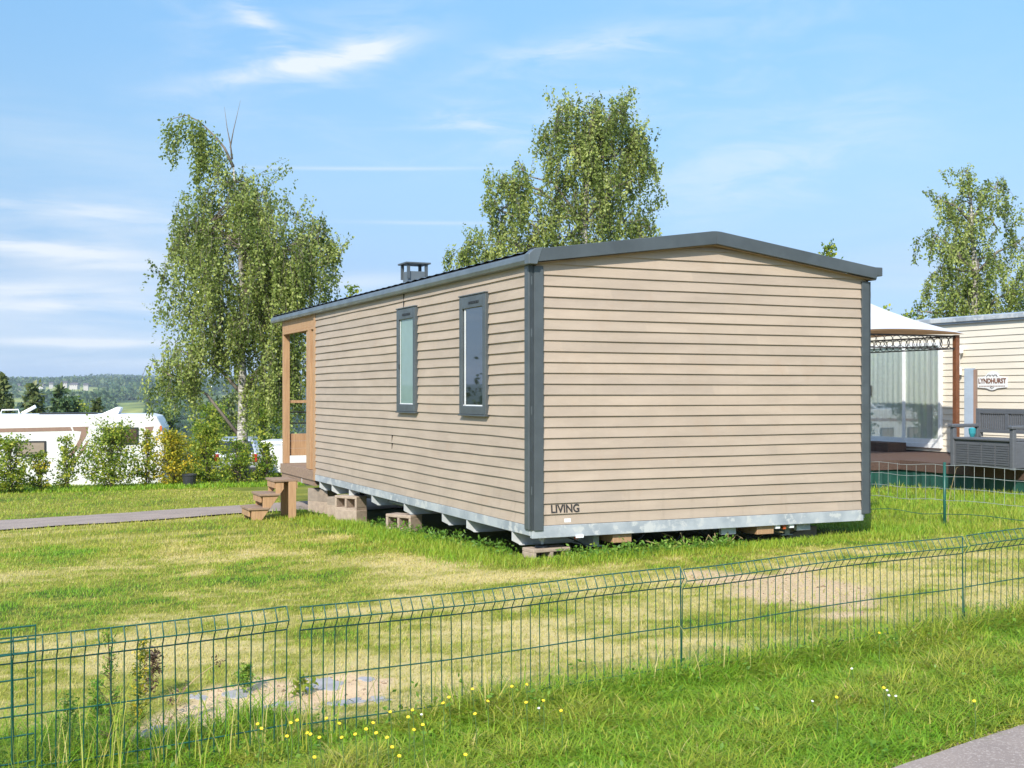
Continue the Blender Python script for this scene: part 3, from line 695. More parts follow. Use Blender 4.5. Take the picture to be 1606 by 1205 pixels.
rel(mb.build('wire_mesh', M['zinc'], RF), RF); rel(gm.build('tension_wire', M['fgreen'], RF), RF)
q = MB(); q.tube([(4.63, 12.83, -.1), (4.63, 12.83, .755)], .016, 8); rel(q.build('post', M['fgreen'], RF, smooth=True), RF)

# ------------------------------------------------------------------ the neighbour's caravan, deck, canopy and bench
NC0 = Vector((8.62, 20.2, 0)); UD = -US       # runs towards the camera's right
NB = empty('static_caravan', (NC0.x, NC0.y, 0), YAW-R(90), 'cream ribbed static caravan with glass sliding doors and a name plaque', 'caravan')
# local: x along the wall towards the near end, y away from the wall (out of view), z up
mb = MB(); z = .42; k = 0
while z < 2.72:
    zt = min(z+.115, 2.73); vs = []; x0, x1 = -4.9, 4
    for x in (x0, x1): vs += [(x, .0, z+.003), (x, -.017, z), (x, -.014, z+.02), (x, -.002, zt)]
    mb.add(vs, [(q, 4+q, 5+q, 1+q) for q in range(3)]); z += .115
mb.build('wall', M['cream'], NB)
q = MB(); q.bb((-4.9, .003, .2), (4, 3.1, 2.74)); q.build('body_core', M['cream'], NB)
q = MB(); q.prism([(-5, -.06, 2.735), (-5, -.06, 2.80), (-5, 1.55, 3.0), (-5, 3.15, 2.80), (-5, 3.15, 2.735)], (9.1, 0, 0)); q.build('roof', M['bluegrey'], NB)
q = MB(); q.bb((-5, -.09, 2.765), (4.1, -.061, 2.85)); q.build('gutter', M['galv'], NB, .01)
q = MB(); q.bb((-4.9, -.004, .0), (4, .002, .415)); q.build('shadow_skirt', M['black'], NB)  # black skirt doubles as the painted shadow gap below the wall
# sliding door: its right jamb is at px 1478
def wall_x(px):
    r = (px-CX)/F; d = UD; s = (r*NC0.y-NC0.x)/(d.x-r*d.y); return s
dx1 = wall_x(1479); dx0 = dx1-2.25; dm = wall_x(1421)
DR = empty('sliding_door', ((dx0+dx1)/2, 0, 0)); DR.parent = NB; cx_ = (dx0+dx1)/2
zb, zt = .48, 2.42; q = MB(); a, b = dx0-cx_, dx1-cx_
q.bb((a, -.07, zb), (b, .0, zb+.09)); q.bb((a, -.07, zt-.06), (b, .0, zt)); q.bb((a, -.07, zb+.09), (a+.06, 0, zt-.06)); q.bb((b-.06, -.07, zb+.09), (b, 0, zt-.06)); q.build('door_frame', M['white'], DR, .006)
m_ = dm-cx_; ml = wall_x(1364)-cx_
q = MB(); q.bb((m_-.04, -.066, zb+.09), (m_+.04, -.01, zt-.06)); q.bb((ml-.05, -.064, zb+.09), (ml+.04, -.01, zt-.06)); q.bb((a+.06, -.058, zb+.091), (b-.06, -.012, zb+.17)); q.build('sash', M['white'], DR, .005)
q = MB(); vs = []; n = 90
for i in range(n+1):
    x = a+.06+(b-a-.12)*i/n; y = -.034+.007*math.sin(i*1.05)+.004*math.sin(i*2.7); vs += [(x, y, zb+.09), (x, y, zt-.06)]
q.add(vs, [(2*i, 2*i+2, 2*i+3, 2*i+1) for i in range(n)]); q.build('curtain', M['curtain'], DR, smooth=True)
def clearglass():
    m = bpy.data.materials.new('clear_glass'); m.use_nodes = True; t = NT(m.node_tree); out = t.n['Material Output']
    tr = t.node('ShaderNodeBsdfTransparent'); tr.inputs[0].default_value = (.97, .99, .98, 1); gl = t.node('ShaderNodeBsdfGlossy'); gl.inputs['Roughness'].default_value = .02
    lw = t.node('ShaderNodeLayerWeight'); fa = t.math('ADD', .07, t.math('MULTIPLY', t.math('POWER', lw.outputs['Facing'], 2.0), .8)); ms = t.node('ShaderNodeMixShader')
    nz = t.noise(t.node('ShaderNodeTexCoord').outputs['Object'], 1.4, 2); bp = t.node('ShaderNodeBump'); bp.inputs['Strength'].default_value = .04; t.l.new(nz, bp.inputs['Height']); t.l.new(bp.outputs[0], gl.inputs['Normal'])
    t.l.new(fa, ms.inputs[0]); t.l.new(tr.outputs[0], ms.inputs[1]); t.l.new(gl.outputs[0], ms.inputs[2]); t.l.new(ms.outputs[0], out.inputs[0]); return m
M['clear'] = clearglass()
for p0, p1 in ((ml+.04, m_-.04), (m_+.04, b-.06)):
    q = MB(); q.bb((p0, -.056, zb+.17), (p1, -.053, zt-.06)); q.build('pane', M['clear'], DR)
q = MB(); q.bb((ml-.01, -.10, 1.42), (ml+.03, -.056, 1.66)); q.bb((ml+.06, -.10, 1.44), (ml+.11, -.044, 1.64)); q.build('handle', M['black'], DR, .004)
# name plaque
sx_ = wall_x(1558); SY = 1.5-(599-HZ)/F*20.8
PL = empty('name_plaque', (sx_, -.02, SY)); PL.parent = NB
pts = []
for x, z in ((-.33, -.10), (-.33, .07), (-.24, .085), (-.15, .10), (-.10, .155), (0, .18), (.10, .155), (.15, .10), (.24, .085), (.33, .07), (.33, -.10), (.12, -.115), (.06, -.14), (0, -.15), (-.06, -.14), (-.12, -.115)): pts.append((x, -.012, z))
q = MB(); q.prism(pts, (0, .014, 0)); q.build('plate', M['white'], PL, .003)
text('LYNDHURST', .118, M['rust'], PL, (0, -.0135, -.025), (R(90), 0, 0), sx=.92, bold=.004)
q = MB()
for i in range(17): q.bb((-.29+i*.0345, -.0145, -.083), (-.29+i*.0345+.024, -.0125, -.068))
q.build('small_lettering', M['tan'], PL)
for s_ in (-1, 1): q = MB(); q.tube([(s_*.12, -.014, .085), (s_*.10, -.014, .115), (s_*.06, -.014, .12), (s_*.04, -.014, .095), (s_*.01, -.014, .12)], .006, 5); q.build('scroll_ornament', M['letter'], PL)
q = MB(); q.tube([(-.04, -.014, -.10), (0, -.014, -.085), (.04, -.014, -.10), (0, -.014, -.12), (-.04, -.014, -.10)], .004, 5); q.build('diamond_ornament', M['letter'], PL)
# wall lamp
lx = wall_x(1510); WL = empty('wall_lamp', (lx, 0, 0)); WL.parent = NB; zl = 1.5-(565-HZ)/F*21.3
q = MB(); q.lathe([(.05, -.26), (.055, -.14), (.04, -.12)], 12, (0, -.09, zl)); q.build('lamp_glass', M['white'], WL); q = MB(); q.lathe([(.02, -.12), (.02, .10), (.075, .13), (.08, .22), (.02, .26)], 12, (0, -.09, zl)); q.build('lamp_arm', M['white'], WL)
# deck
DK = empty('deck', (6.4, 19.4, gz(6.4, 19.4)), 0, 'raised brown timber deck with green netting round its base', 'deck')
K = Vector((6.33, 19.55, 0)); E = Vector((7.30, 17.1, 0)); E2 = E+(E-K).normalized()*2.6; Lf = K - UF*2.6
far1 = NC0+UD*3.2; far0 = NC0-UD*5.2
poly = [Lf, K, E, E2, far1, far0]
q = MB(); q.prism([(p.x, p.y, .365) for p in poly], (0, 0, .035)); rel(q.build('deck_board', M['deck'], DK), DK)
fz = MB(); tz = MB()
for a, b in ((Lf, K), (K, E), (E, E2)):
    d = (b-a).normalized(); n = Vector((d.y, -d.x, 0))
    fz.prism([(a.x+n.x*.03, a.y+n.y*.03, .25), (b.x+n.x*.03, b.y+n.y*.03, .25), (b.x, b.y, .25), (a.x, a.y, .25)], (0, 0, .152))
    N = 40; vs = []
    for i in range(N+1):
        p = a.lerp(b, i/N); wv = .015*math.sin(i*1.7)+.01*math.sin(i*4.1); vs += [(p.x+n.x*wv, p.y+n.y*wv, -.15), (p.x+n.x*wv*.4, p.y+n.y*wv*.4, .252)]
    tz.add(vs, [(2*i, 2*i+2, 2*i+3, 2*i+1) for i in range(N)])
rel(fz.build('fascia_board', M['deck'], DK), DK); rel(tz.build('netting', M['tarp'], DK), DK)
# step box under the door
bx = NC0+UD*wall_x(1393)-UF*.45
q = MB()
for k in range(9): q.bb((-.75+k*.167, -.22, 0), (-.75+k*.167+.16, .22, .165))
o = q.build('step_box', M['deck'], None, .004, loc=(bx.x, bx.y, .401), rz=YAW-R(90)); tag(o, 'low brown timber step box below the glass sliding doors', 'step')
# canopy
P0 = Vector((7.41, 20.0, 0)); SU, SF = 3.0, 2.2
GZ = empty('garden_canopy', (P0.x, P0.y, .4), 0, 'white pitched canopy on brown metal posts above the deck', 'canopy')
cs = [P0, P0+US*SU, P0+US*SU-UF*SF, P0-UF*SF]
for p in cs:
    q = MB(); q.bb((-.04, -.04, 0), (.04, .04, 2.06)); o = q.build('post', M['rust'], GZ, .004); o.location = (p.x-P0.x, p.y-P0.y, 0); o.rotation_euler.z = YAW
cen = (cs[0]+cs[2])/2; EZ = 2.09; TOPZ = 2.86
V = []; nn = 10
rf_ = MB(); un = MB()
for k in range(4):
    a, b = cs[k], cs[(k+1) % 4]; aa = a+(a-cen)*.07; bb_ = b+(b-cen)*.07; vs = []
    for i in range(nn+1):
        for j in range(nn+1):
            t = i/nn; u = j/nn; e = aa.lerp(bb_, u); p = e.lerp(cen, t)
            sag = -.10*math.sin(math.pi*u)*(1-t)*0 - .07*math.sin(math.pi*t); lift = .045*math.sin(math.pi*u)*(1-t)**2
            vs.append((p.x-P0.x, p.y-P0.y, EZ+(TOPZ-EZ)*t+sag+lift))
    fs = [(i*(nn+1)+j, i*(nn+1)+j+1, (i+1)*(nn+1)+j+1, (i+1)*(nn+1)+j) for i in range(nn) for j in range(nn)]
    rf_.add(vs, fs); un.add([(x, y, z-.02) for x, y, z in vs], fs)
rf_.build('canopy_roof', M['canopy'], GZ, smooth=True); un.build('canopy_lining', M['tanfab'], GZ, smooth=True)
for k in range(4):
    a, b = cs[k], cs[(k+1) % 4]; d = (b-a); L = d.length; d.normalize(); mb = MB(); o_ = a-P0
    mb.beam((o_.x, o_.y, 2.04), (o_.x+d.x*L, o_.y+d.y*L, 2.04), .025, .025); mb.beam((o_.x, o_.y, 1.83), (o_.x+d.x*L, o_.y+d.y*L, 1.83), .018, .018)
    nr = int(L/.16)
    for i in range(nr):
        c_ = (i+.5)*L/nr; pts = []
        for q_ in range(13):
            an = 2*math.pi*q_/12; s_ = c_+.105*math.cos(an); s_ = min(max(s_, 0), L); pts.append((o_.x+d.x*s_, o_.y+d.y*s_, 1.935+.095*math.sin(an)))
        mb.tube(pts, .006, 4, False)
    mb.build('scroll_band', M['letter'], GZ)
# grey upright panel beside the post
v = P0+UF*.02+UD*.28; q = MB(); q.bb((-.075, -.05, 0), (.075, .05, 1.5)); 
UP = empty('upright_panel', (v.x, v.y, .4), YAW-R(90)+R(25), 'tall narrow blue grey panel standing upright beside the brown canopy post', 'panel')
q.build('face', M['bluegrey'], UP, .006); q = MB(); q.bb((.076, -.05, 0), (.11, .05, 1.48)); q.build('edge_strip', M['tan'], UP, .004)
# storage bench
BW, BD = 1.2, .55
bl = at(1490, 732, 17.95); BN = empty('storage_bench', (bl.x, bl.y, .402), YAW-R(90), 'dark grey resin storage bench with slatted back on the deck', 'bench')
q = MB(); q.bb((.06, .03, .02), (BW-.06, BD, .40)); q.build('chest', M['resin'], BN, .006)
q = MB()
for k in range(4):
    x0 = .10+k*.255
    for j in range(9): q.bb((x0, .018, .06+j*.034), (x0+.225, .03, .06+j*.034+.024))
q.build('front_panel', M['resin'], BN)
q = MB(); q.bb((.05, .0, .402), (BW-.05, BD, .435)); q.build('seat', M['resin'], BN, .008)
for x in (0, BW-.075):
    q = MB(); q.bb((x, .0, 0), (x+.07, .07, .58)); q.bb((x, BD-.07, 0), (x+.07, BD, .58)); q.bb((x-.012, -.03, .581), (x+.085, BD+.01, .63)); q.bb((x+.015, .071, .02), (x+.055, BD-.071, .40)); q.build('armrest', M['resin'], BN, .012)
q = MB(); q.bb((.02, BD-.06, .44), (.10, BD+.01, .86)); q.bb((BW-.10, BD-.06, .44), (BW-.02, BD+.01, .86)); q.bb((BW/2-.035, BD-.05, .52), (BW/2+.035, BD, .80)); q.bb((.10, BD-.055, .785), (BW-.10, BD+.005, .85)); q.bb((.10, BD-.055, .50), (BW-.10, BD+.005, .545))
for s_ in range(2):
    for j in range(11): x = .115+s_*.5+j*.04; q.bb((x, BD-.04, .546), (x+.022, BD-.015, .784))
q.build('backrest', M['resin'], BN, .004)
q = MB(); q.lathe([(.03, 0), (.05, .05), (.055, .12), (.02, .14)], 10); v = BN.matrix_basis @ Vector((.14, .3, .437)); o = q.build('watering_pot', M['teal'], None, loc=v); tag(o, 'small teal pot on the left end of the bench seat', 'pot')

# ------------------------------------------------------------------ motorhome, car and caravan beyond the hedge
Y_RV = 33.; xr = (258-CX)/F*Y_RV; zg = gz(-11, 33)
RV = empty('touring_caravan', (xr, Y_RV, zg), R(12), 'long white touring caravan with brown swoosh stripes behind the hedge', 'caravan')
def RVz(py): return EYE-(py-HZ)/F*Y_RV-zg
def RVx(px): return (px-CX)/F*Y_RV-xr
zt = RVz(650)
prof = [(-7.6, .35), (-7.7, 1.2), (-7.5, zt-.1), (-7.2, zt), (-.45, zt), (-.2, zt-.06), (-.04, zt-.38), (0, zt-.9), (-.06, .6), (-.15, .35)]
q = MB(); q.prism([(x, 0, z) for x, z in prof], (0, 2.3, 0)); q.build('body', M['rvwhite'], RV, .05)
q = MB(); q.bb((-7.4, .03, .02), (-.3, .06, .36)); q.build('skirt', M['rvwhite'], RV)
def decal(pts, m, name, parent=RV, d=.006): 
    q = MB(); q.prism([(RVx(a), -d, RVz(b)) for a, b in pts], (0, d-.002, 0)); return q.build(name, m, parent)
decal([(-60, 672), (118, 669), (121, 675), (-60, 678)], M['tan'], 'stripe')
decal([(121, 669), (145, 668.5), (141, 684), (130, 703), (118, 717), (110, 720), (122, 705), (131, 688), (134, 676), (123, 675)], M['tan'], 'stripe')
decal([(143, 690), (146, 689), (137, 708), (122, 727), (112, 731), (128, 713)], M['tan'], 'stripe')
decal([(228, 670), (242, 669), (238, 680), (228, 690), (232, 678)], M['tan'], 'stripe')
def rvwin(x0, y0, x1, y1, blind):
    w = empty('window', (RVx((x0+x1)/2), 0, RVz((y0+y1)/2))); w.parent = RV; a = (RVx(x1)-RVx(x0))/2; b = (RVz(y0)-RVz(y1))/2
    q = MB(); q.bb((-a, -.03, -b), (a, -.003, b)); q.build('frame', M['black'], w, .02)
    q = MB(); q.bb((-a+.05, -.036, -b+.05), (a-.05, -.031, b-.05)); q.build('pane', blind, w)
M['blind'] = glassmat('caravan_blind', (.30, .24, .19), .08, .6, (1, 1, 30)); M['brownpane'] = glassmat('tinted_pane', (.09, .055, .045), .06, .7)
rvwin(38, 690, 83, 714, M['blind']); rvwin(166, 670, 219, 697, M['brownpane']); rvwin(-60, 690, -10, 714, M['blind'])
q = MB(); q.prism([(RVx(158), .7, zt), (RVx(184), .7, zt), (RVx(188), .7, zt+.17), (RVx(183), .7, zt+.2)], (0, .7, 0)); q.build('roof_light', M['white'], RV, .01)
q = MB(); q.tube([(RVx(8), .8, zt), (RVx(10), .8, zt+.12), (RVx(34), .8, zt+.13), (RVx(36), .8, zt)], .02, 6); q.tube([(RVx(40), .8, zt+.02), (RVx(60), .8, zt+.22)], .05, 6); q.build('roof_aerial', M['white'], RV)
q = MB(); q.bb((RVx(68), .5, zt), (RVx(150), 1.2, zt+.04)); q.build('solar_panel', M['black'], RV)
q = MB(); q.bb((RVx(251), -.02, RVz(676)), (RVx(254), -.004, RVz(668))); q.build('marker_lens', M['orange'], RV)
q = MB(); q.lathe([(.30, 0), (.30, .2)], 18); 
wh = q.build('wheel', M['black'], RV); wh.rotation_euler.x = R(90); wh.location = (-3.4, .2, .3)
# silver car seen from behind
Yc = 42.; zc = gz(-9.7, 42)
vx = (369.5-CX)/F*Yc
CAR = empty('parked_car', (vx, Yc, zc), R(8), 'silver car parked behind the birch trunk, seen from the rear', 'car')
s_ = 1.0
body = [(-.80, .30), (-.84, .6), (-.82, .92), (-.78, 1.0), (.78, 1.0), (.82, .92), (.84, .6), (.80, .30)]
q = MB(); q.prism([(x, 0, z) for x, z in body], (0, 3.9, 0)); q.build('body', M['carpaint'], CAR, .08)
q = MB(); vs = [(-.76, .05, 1.0), (.76, .05, 1.0), (.60, .45, 1.52), (-.60, .45, 1.52), (-.76, 2.9, 1.0), (.76, 2.9, 1.0), (.60, 2.0, 1.55), (-.60, 2.0, 1.55)]
q.add(vs, [(0, 1, 2, 3), (5, 4, 7, 6), (3, 2, 6, 7), (1, 5, 6, 2), (4, 0, 3, 7), (0, 4, 5, 1)]); q.build('cabin', M['carpaint'], CAR, .05)
q = MB(); q.add([(-.63, .055, 1.06), (.63, .055, 1.06), (.50, .36, 1.44), (-.50, .36, 1.44)], [(0, 1, 2, 3)]); q.build('rear_window', M['carglass'], CAR)
for a in (-1, 1):
    q = MB(); q.bb((a*.66-.09, -.03, .72), (a*.66+.09, .06, 1.0)); q.build('tail_light', M['red'], CAR, .02)
    for y in (.7, 3.1):
        w = MB(); w.lathe([(.22, -.1), (.31, -.09), (.31, .09), (.22, .1)], 20); o = w.build('wheel', M['black'], CAR); o.location = (a*.72, y, .31); o.rotation_euler.y = R(90)
q = MB(); q.bb((-.80, -.07, .32), (.80, .04, .55)); q.build('bumper', M['black'], CAR, .03)
q = MB(); q.bb((-.26, -.012, .74), (.26, -.002, .85)); q.build('number_plate', M['white'], CAR)
# second white caravan, mostly behind the porch
Yk = 46.; k0 = at(402, 742, Yk)
C2 = empty('touring_caravan', (k0.x, Yk, k0.z), 0, 'low white caravan roof and side between the silver car and the porch post', 'caravan')
hh = at(402, 692, Yk).z-k0.z
q = MB(); q.prism([(0, 0, .0), (0, 0, hh-.12), (.12, 0, hh), (4.6, 0, hh), (4.8, 0, hh-.3), (4.8, 0, 0)], (0, 2.1, 0)); q.build('body', M['rvwhite'], C2, .04)
q = MB(); q.bb((.05, -.012, hh-.16), (4.7, -.002, hh-.11)); q.build('trim_rail', M['galv'], C2)
q = MB(); q.bb((2.9, -.02, .45), (3.9, -.003, .85)); q.build('window', M['carglass'], C2, .02)

# ------------------------------------------------------------------ trees
def leaves(pts, size, droop, rnd, aspect=.62, rs=None):
    """rhombic leaves at pts (N,3)"""
    N = len(pts); g = rs or RNG
    d = g.normal(size=(N, 3)); d[:, 2] -= droop; d /= np.linalg.norm(d, axis=1)[:, None]
    w = g.normal(size=(N, 3)); w -= d*(w*d).sum(1)[:, None]; w /= np.linalg.norm(w, axis=1)[:, None]
    s = (size*(.5+.9*g.random(N)))[:, None]
    V = np.stack([pts, pts+d*s*.5+w*s*aspect*.5, pts+d*s, pts+d*s*.5-w*s*aspect*.5], 1).reshape(-1, 3)
    Fc = np.arange(4*N).reshape(N, 4)
    return V, Fc, rnd
def birch(px_base, py_base, Y, blobs, label, trunk_px, seed, dens=1.0, extra=None, leaf=.074, trunk_r=.16, loc=None):
    g = np.random.default_rng(seed); base = at(px_base, py_base, Y); base.z = gz(base.x, base.y)
    T = empty('birch_tree', base, 0, label, 'tree')
    def W3(px, py, dy=0): v = at(px, py, Y); return np.array([v.x-base.x, dy, v.z-base.z])
    sc = Y/F
    tp = [W3(a, b) for a, b in trunk_px]; tp[0] = np.array([tp[0][0], 0, -.15])
    n = len(tp); tr = MB()
    tr.tube([tuple(p) for p in tp], [trunk_r*(1-.88*(i/(n-1))**.8)*(1.25 if i == 0 else 1) for i in range(n)], 9); tr.build('trunk', M['birch'], T, smooth=True)
    lm = MB(); LP = []; LR = []
    tpa = np.array(tp)
    for bx, by, rx, ry in blobs:
        c = W3(bx, by); R3 = np.array([rx*sc, min(rx, ry)*sc*1.05, ry*sc])
        nc = max(4, int(rx*ry/70*dens*g.uniform(.65, 1.3)))
        # limb from the trunk to the blob
        hgt = tpa[:, 2]; i = np.argmin(np.abs(hgt-(c[2]-1.0*abs(c[0]-np.interp(c[2], hgt, tpa[:, 0]))*.6)))
        st = tpa[min(i, n-2)]; mid = (st+c)/2+np.array([0, 0, .15*np.linalg.norm(c-st)])
        off = g.normal(size=3)*R3*.3
        lm.tube([tuple(st), tuple(mid), tuple(c+off)], [.05, .035, .012], 5)
        for k in range(nc):
            u = g.normal(size=3); u /= np.linalg.norm(u); u *= g.random()**.42*g.choice([1, 1, 1, 1.22]); cc = c+u*R3; lift = (k % 4 == 0) and u[2] > -.2
            if k % 3 == 0: lm.tube([tuple(c+off*.5), tuple((c+cc)/2+np.array([0, 0, .12])), tuple(cc)], [.018, .012, .005], 3, False)
            ns = g.integers(4, 9); tone = g.normal(.5, .25)
            for s_ in range(ns):
                p0 = cc+g.normal(size=3)*np.array([.11, .11, .10])*(R3[0]+.4); L = g.uniform(.22, .95)*min(1.15, .55+R3[2]*.6)*(.6 if lift else 1); m = int(L*40)+3
                tt = np.linspace(0, 1, m); out = u*np.array([.18, .18, 0])
                P = p0+np.outer(tt**.7, out)+np.outer(tt, np.array([0, 0, -L if not lift else L*.8]))+np.outer(tt, u*(L*.6 if lift else 0))+g.normal(size=(m, 3))*np.array([.035, .035, .03])
                if s_ % 2 == 0: lm.tube([tuple(q_) for q_ in P[[0, m//3, 2*m//3, m-1]]], [.006, .005, .004, .002], 3, False)
                LP.append(P); LR.append(np.clip(tone+g.normal(size=m)*.2, 0, 1))
    if extra: extra(W3, lm, LP, LR, g)
    lm.build('limb', M['limb'], T, smooth=True)
    P = np.concatenate(LP); r = np.concatenate(LR)
    V, Fc, rn = leaves(P, leaf, .9, r, rs=g)
    npmesh('crown', V, Fc, M['birchleaf'], T, [('rnd', 'FACE', rn)])
    return T
def left_extra(W3, lm, LP, LR, g):
    arc = [(366, 262), (352, 232), (335, 212), (312, 190), (292, 181), (272, 186), (262, 196)]
    lm.tube([tuple(W3(*p)) for p in arc], [.04, .03, .024, .017, .012, .008, .004], 6)
    lm.tube([tuple(W3(*p)) for p in ((364, 250), (361, 225), (356, 200), (352, 168))], [.026, .016, .009, .003], 5)
    lm.tube([tuple(W3(*p)) for p in ((361, 232), (366, 205), (372, 180), (377, 158))], [.018, .011, .006, .003], 5)
    for (x, y, L, n) in ((264, 196, 60, 6), (272, 190, 70, 7), (283, 186, 50, 6), (295, 184, 70, 7), (306, 190, 60, 6), (315, 196, 115, 9), (322, 202, 120, 10), (332, 212, 70, 7), (340, 222, 50, 6), (310, 225, 90, 6), (352, 240, 50, 8)):
        for k in range(n):
            p0 = W3(x+g.normal()*6, y-3+abs(g.normal())*6, g.normal()*.14); l = L*.0149*g.uniform(.5, 1.05); m = int(l*46)+4; tt = np.linspace(0, 1, m)
            LP.append(p0+np.outer(tt, np.array([g.normal()*.06, 0, -l]))+g.normal(size=(m, 3))*.045); LR.append(np.clip(g.normal(.36, .25, m), 0, 1))
birch(381, 752, 28., [(368, 290, 45, 34), (350, 335, 70, 45), (395, 335, 35, 45), (300, 360, 38, 34), (380, 390, 95, 60), (315, 430, 66, 60), (440, 395, 60, 60), (492, 375, 34, 42), (500, 420, 30, 48), (450, 455, 60, 50), (340, 500, 68, 60), (400, 488, 52, 52), (348, 556, 42, 34), (268, 592, 36, 38), (300, 560, 40, 40), (425, 565, 34, 66), (462, 560, 26, 70), (455, 480, 30, 50), (432, 480, 30, 40)],
      'broken topped birch left of the mobile home with one drooping top bough', [(381, 752), (380, 690), (381, 620), (378, 540), (380, 460), (376, 380), (370, 310), (366, 262)], 5, .82, left_extra)
birch(930, 700, 32., [(925, 185, 55, 36), (965, 180, 36, 34), (880, 190, 28, 32), (900, 235, 48, 42), (960, 245, 52, 45), (1005, 235, 20, 44), (1008, 275, 22, 30), (950, 310, 68, 42), (890, 290, 28, 30), (820, 262, 18, 36), (812, 305, 36, 38), (775, 290, 22, 22), (790, 335, 28, 30), (845, 345, 46, 34), (742, 388, 28, 26), (720, 405, 16, 16), (820, 385, 60, 25), (900, 365, 70, 34), (985, 350, 45, 38), (1018, 362, 22, 22), (930, 420, 90, 40), (800, 430, 60, 40)],
      'tall full crowned birch rising behind the roof of the mobile home', [(930, 700), (928, 560), (922, 440), (915, 350), (925, 260), (930, 180)], 9, 1.0, None, .082, .2)
birch(1530, 640, 34., [(1520, 272, 22, 16), (1522, 305, 34, 28), (1560, 295, 24, 24), (1475, 315, 9, 18), (1520, 350, 44, 34), (1580, 350, 22, 26), (1466, 378, 22, 26), (1490, 400, 30, 36), (1540, 410, 44, 42), (1598, 385, 14, 36), (1465, 432, 18, 26), (1530, 455, 56, 36), (1590, 450, 30, 36), (1475, 478, 34, 20), (1560, 490, 70, 26), (1443, 492, 16, 8)],
      'birch with long weeping tassels rising behind the cream caravan', [(1530, 640), (1528, 520), (1530, 430), (1524, 350), (1520, 280)], 14, .85, None, .084, .17)

# leafy shoots and shrubs
def shrub(name, label, cat, base, h, w, seed, matl='hedgeleaf', n=900, leaf=.07, group=None, stems=4, up=.6, mix=None):
    g = np.random.default_rng(seed); base = Vector((base[0], base[1], gz(base[0], base[1]))); T = empty(name, base, 0, label, cat, group)
    st = MB(); LP = []; LR = []
    ncl = max(8, n//8); 
    for k in range(stems):
        a = g.uniform(0, 6.28); e = np.array([math.cos(a)*w*.3, math.sin(a)*w*.3, h*g.uniform(.7, .98)])
        st.tube([(0.02*k, 0, -.05), tuple(e*np.array([.35, .35, .5])), tuple(e)], [.018, .012, .004], 5)
    for k in range(ncl):
        z = h*(.06+.94*g.random()**1.1); t = z/h; rr = w/2*(.62+1.1*t if t < .35 else max(.10, 1.05-1.15*(t-.3)))*(.75+.5*g.random())
        a = g.uniform(0, 6.28); q = rr*g.random()**.5; c = np.array([math.cos(a)*q, math.sin(a)*q, z]); tone = g.normal(.5, .18); m = 22
        if k % 2 == 0: st.tube([(c[0]*.15, c[1]*.15, c[2]*.75), tuple(c)], [.008, .003], 3, False)
        dirn = np.array([math.cos(a), math.sin(a), up]); L = g.uniform(.12, .34)*max(.5, w)
        LP.append(c+np.outer(np.linspace(-.3, 1, m)*L, dirn)+g.normal(size=(m, 3))*np.array([.05, .05, .035])*max(.6, w)); LR.append(np.clip(tone+g.normal(size=m)*.2, 0, 1))
    st.build('stem', M['bark'], T)
    V, Fc, rn = leaves(np.concatenate(LP), leaf*.8, .1, np.concatenate(LR), .7, g)
    o = npmesh('foliage', V, Fc, M[matl], T, [('rnd', 'FACE', rn)])
    return T
def sh_px(px, Y, top_py, wpx, **k):
    x = (px-CX)/F*Y; z0 = gz(x, Y); h = EYE-(top_py-HZ)/F*Y-z0
    return shrub(k.pop('name', 'hedge_shrub'), k.pop('label'), k.pop('cat', 'shrub'), (x, Y), h, wpx/F*Y, **k)
HG = 'young hedge shrubs in front of the white caravan'
sh_px(16, 26.2, 690, 60, label='dark green hedge shrub at the left picture edge', seed=1, n=1500, group=HG)
sh_px(62, 26.6, 712, 26, label='thin yellowing hedge plant just right of the leftmost dark shrub', seed=2, n=460, group=HG, matl='hedgeyellow')
sh_px(104, 26.9, 688, 36, label='sparse hedge plant below the brown swoosh, between yellowing plant and bushy shrub', seed=3, n=560, group=HG, stems=3)
sh_px(172, 27.2, 668, 84, label='widest bushy green hedge shrub, below the tinted caravan window', seed=4, n=2100, group=HG)
sh_px(230, 27.5, 678, 30, label='pale sparse hedge plant between the bushy green and the golden shrub', seed=5, n=560, group=HG, matl='hedgeyellow', stems=3)
sh_px(270, 27.6, 680, 58, label='golden yellow hedge shrub at the right end of the white caravan', seed=6, n=1700, group=HG, matl='hedgegold')
sh_px(324, 27.9, 668, 54, label='green hedge shrub between the golden shrub and the silver car', seed=7, n=1500, group=HG)
sh_px(374, 27.4, 696, 58, label='low hedge shrub at the foot of the birch trunk', seed=8, n=1000, group=HG)
sh_px(417, 27.6, 698, 34, label='slim hedge shrub beside the porch post', seed=10, n=650, group=HG)
# ground cover under the hedge comes with the grass
v = at(297, 742, 26.9); q = MB(); q.lathe([(.13, 0), (.16, .26), (.175, .26), (.175, .29), (.15, .29), (.14, .22)], 16); o = q.build('plant_pot', M['pot'], None, loc=(v.x, 26.9, gz(v.x, 26.9))); tag(o, 'black plastic plant pot at the foot of the golden hedge shrub', 'pot')
# taller bushes behind the birch
sh_px(330, 48, 640, 70, name='tall_bush', cat='bush', label='yellow green bush behind the hedge, left of the birch trunk', seed=21, n=1500, leaf=.16, matl='hedgeleaf')
sh_px(415, 50, 615, 80, name='tall_bush', cat='bush', label='tall green bush behind the birch trunk, right of it', seed=22, n=2200, leaf=.17, matl='hedgeleaf')
sh_px(362, 55, 618, 60, name='tall_bush', cat='bush', label='dark bush seen straight behind the birch trunk', seed=23, n=1500, leaf=.17, matl='conifer')
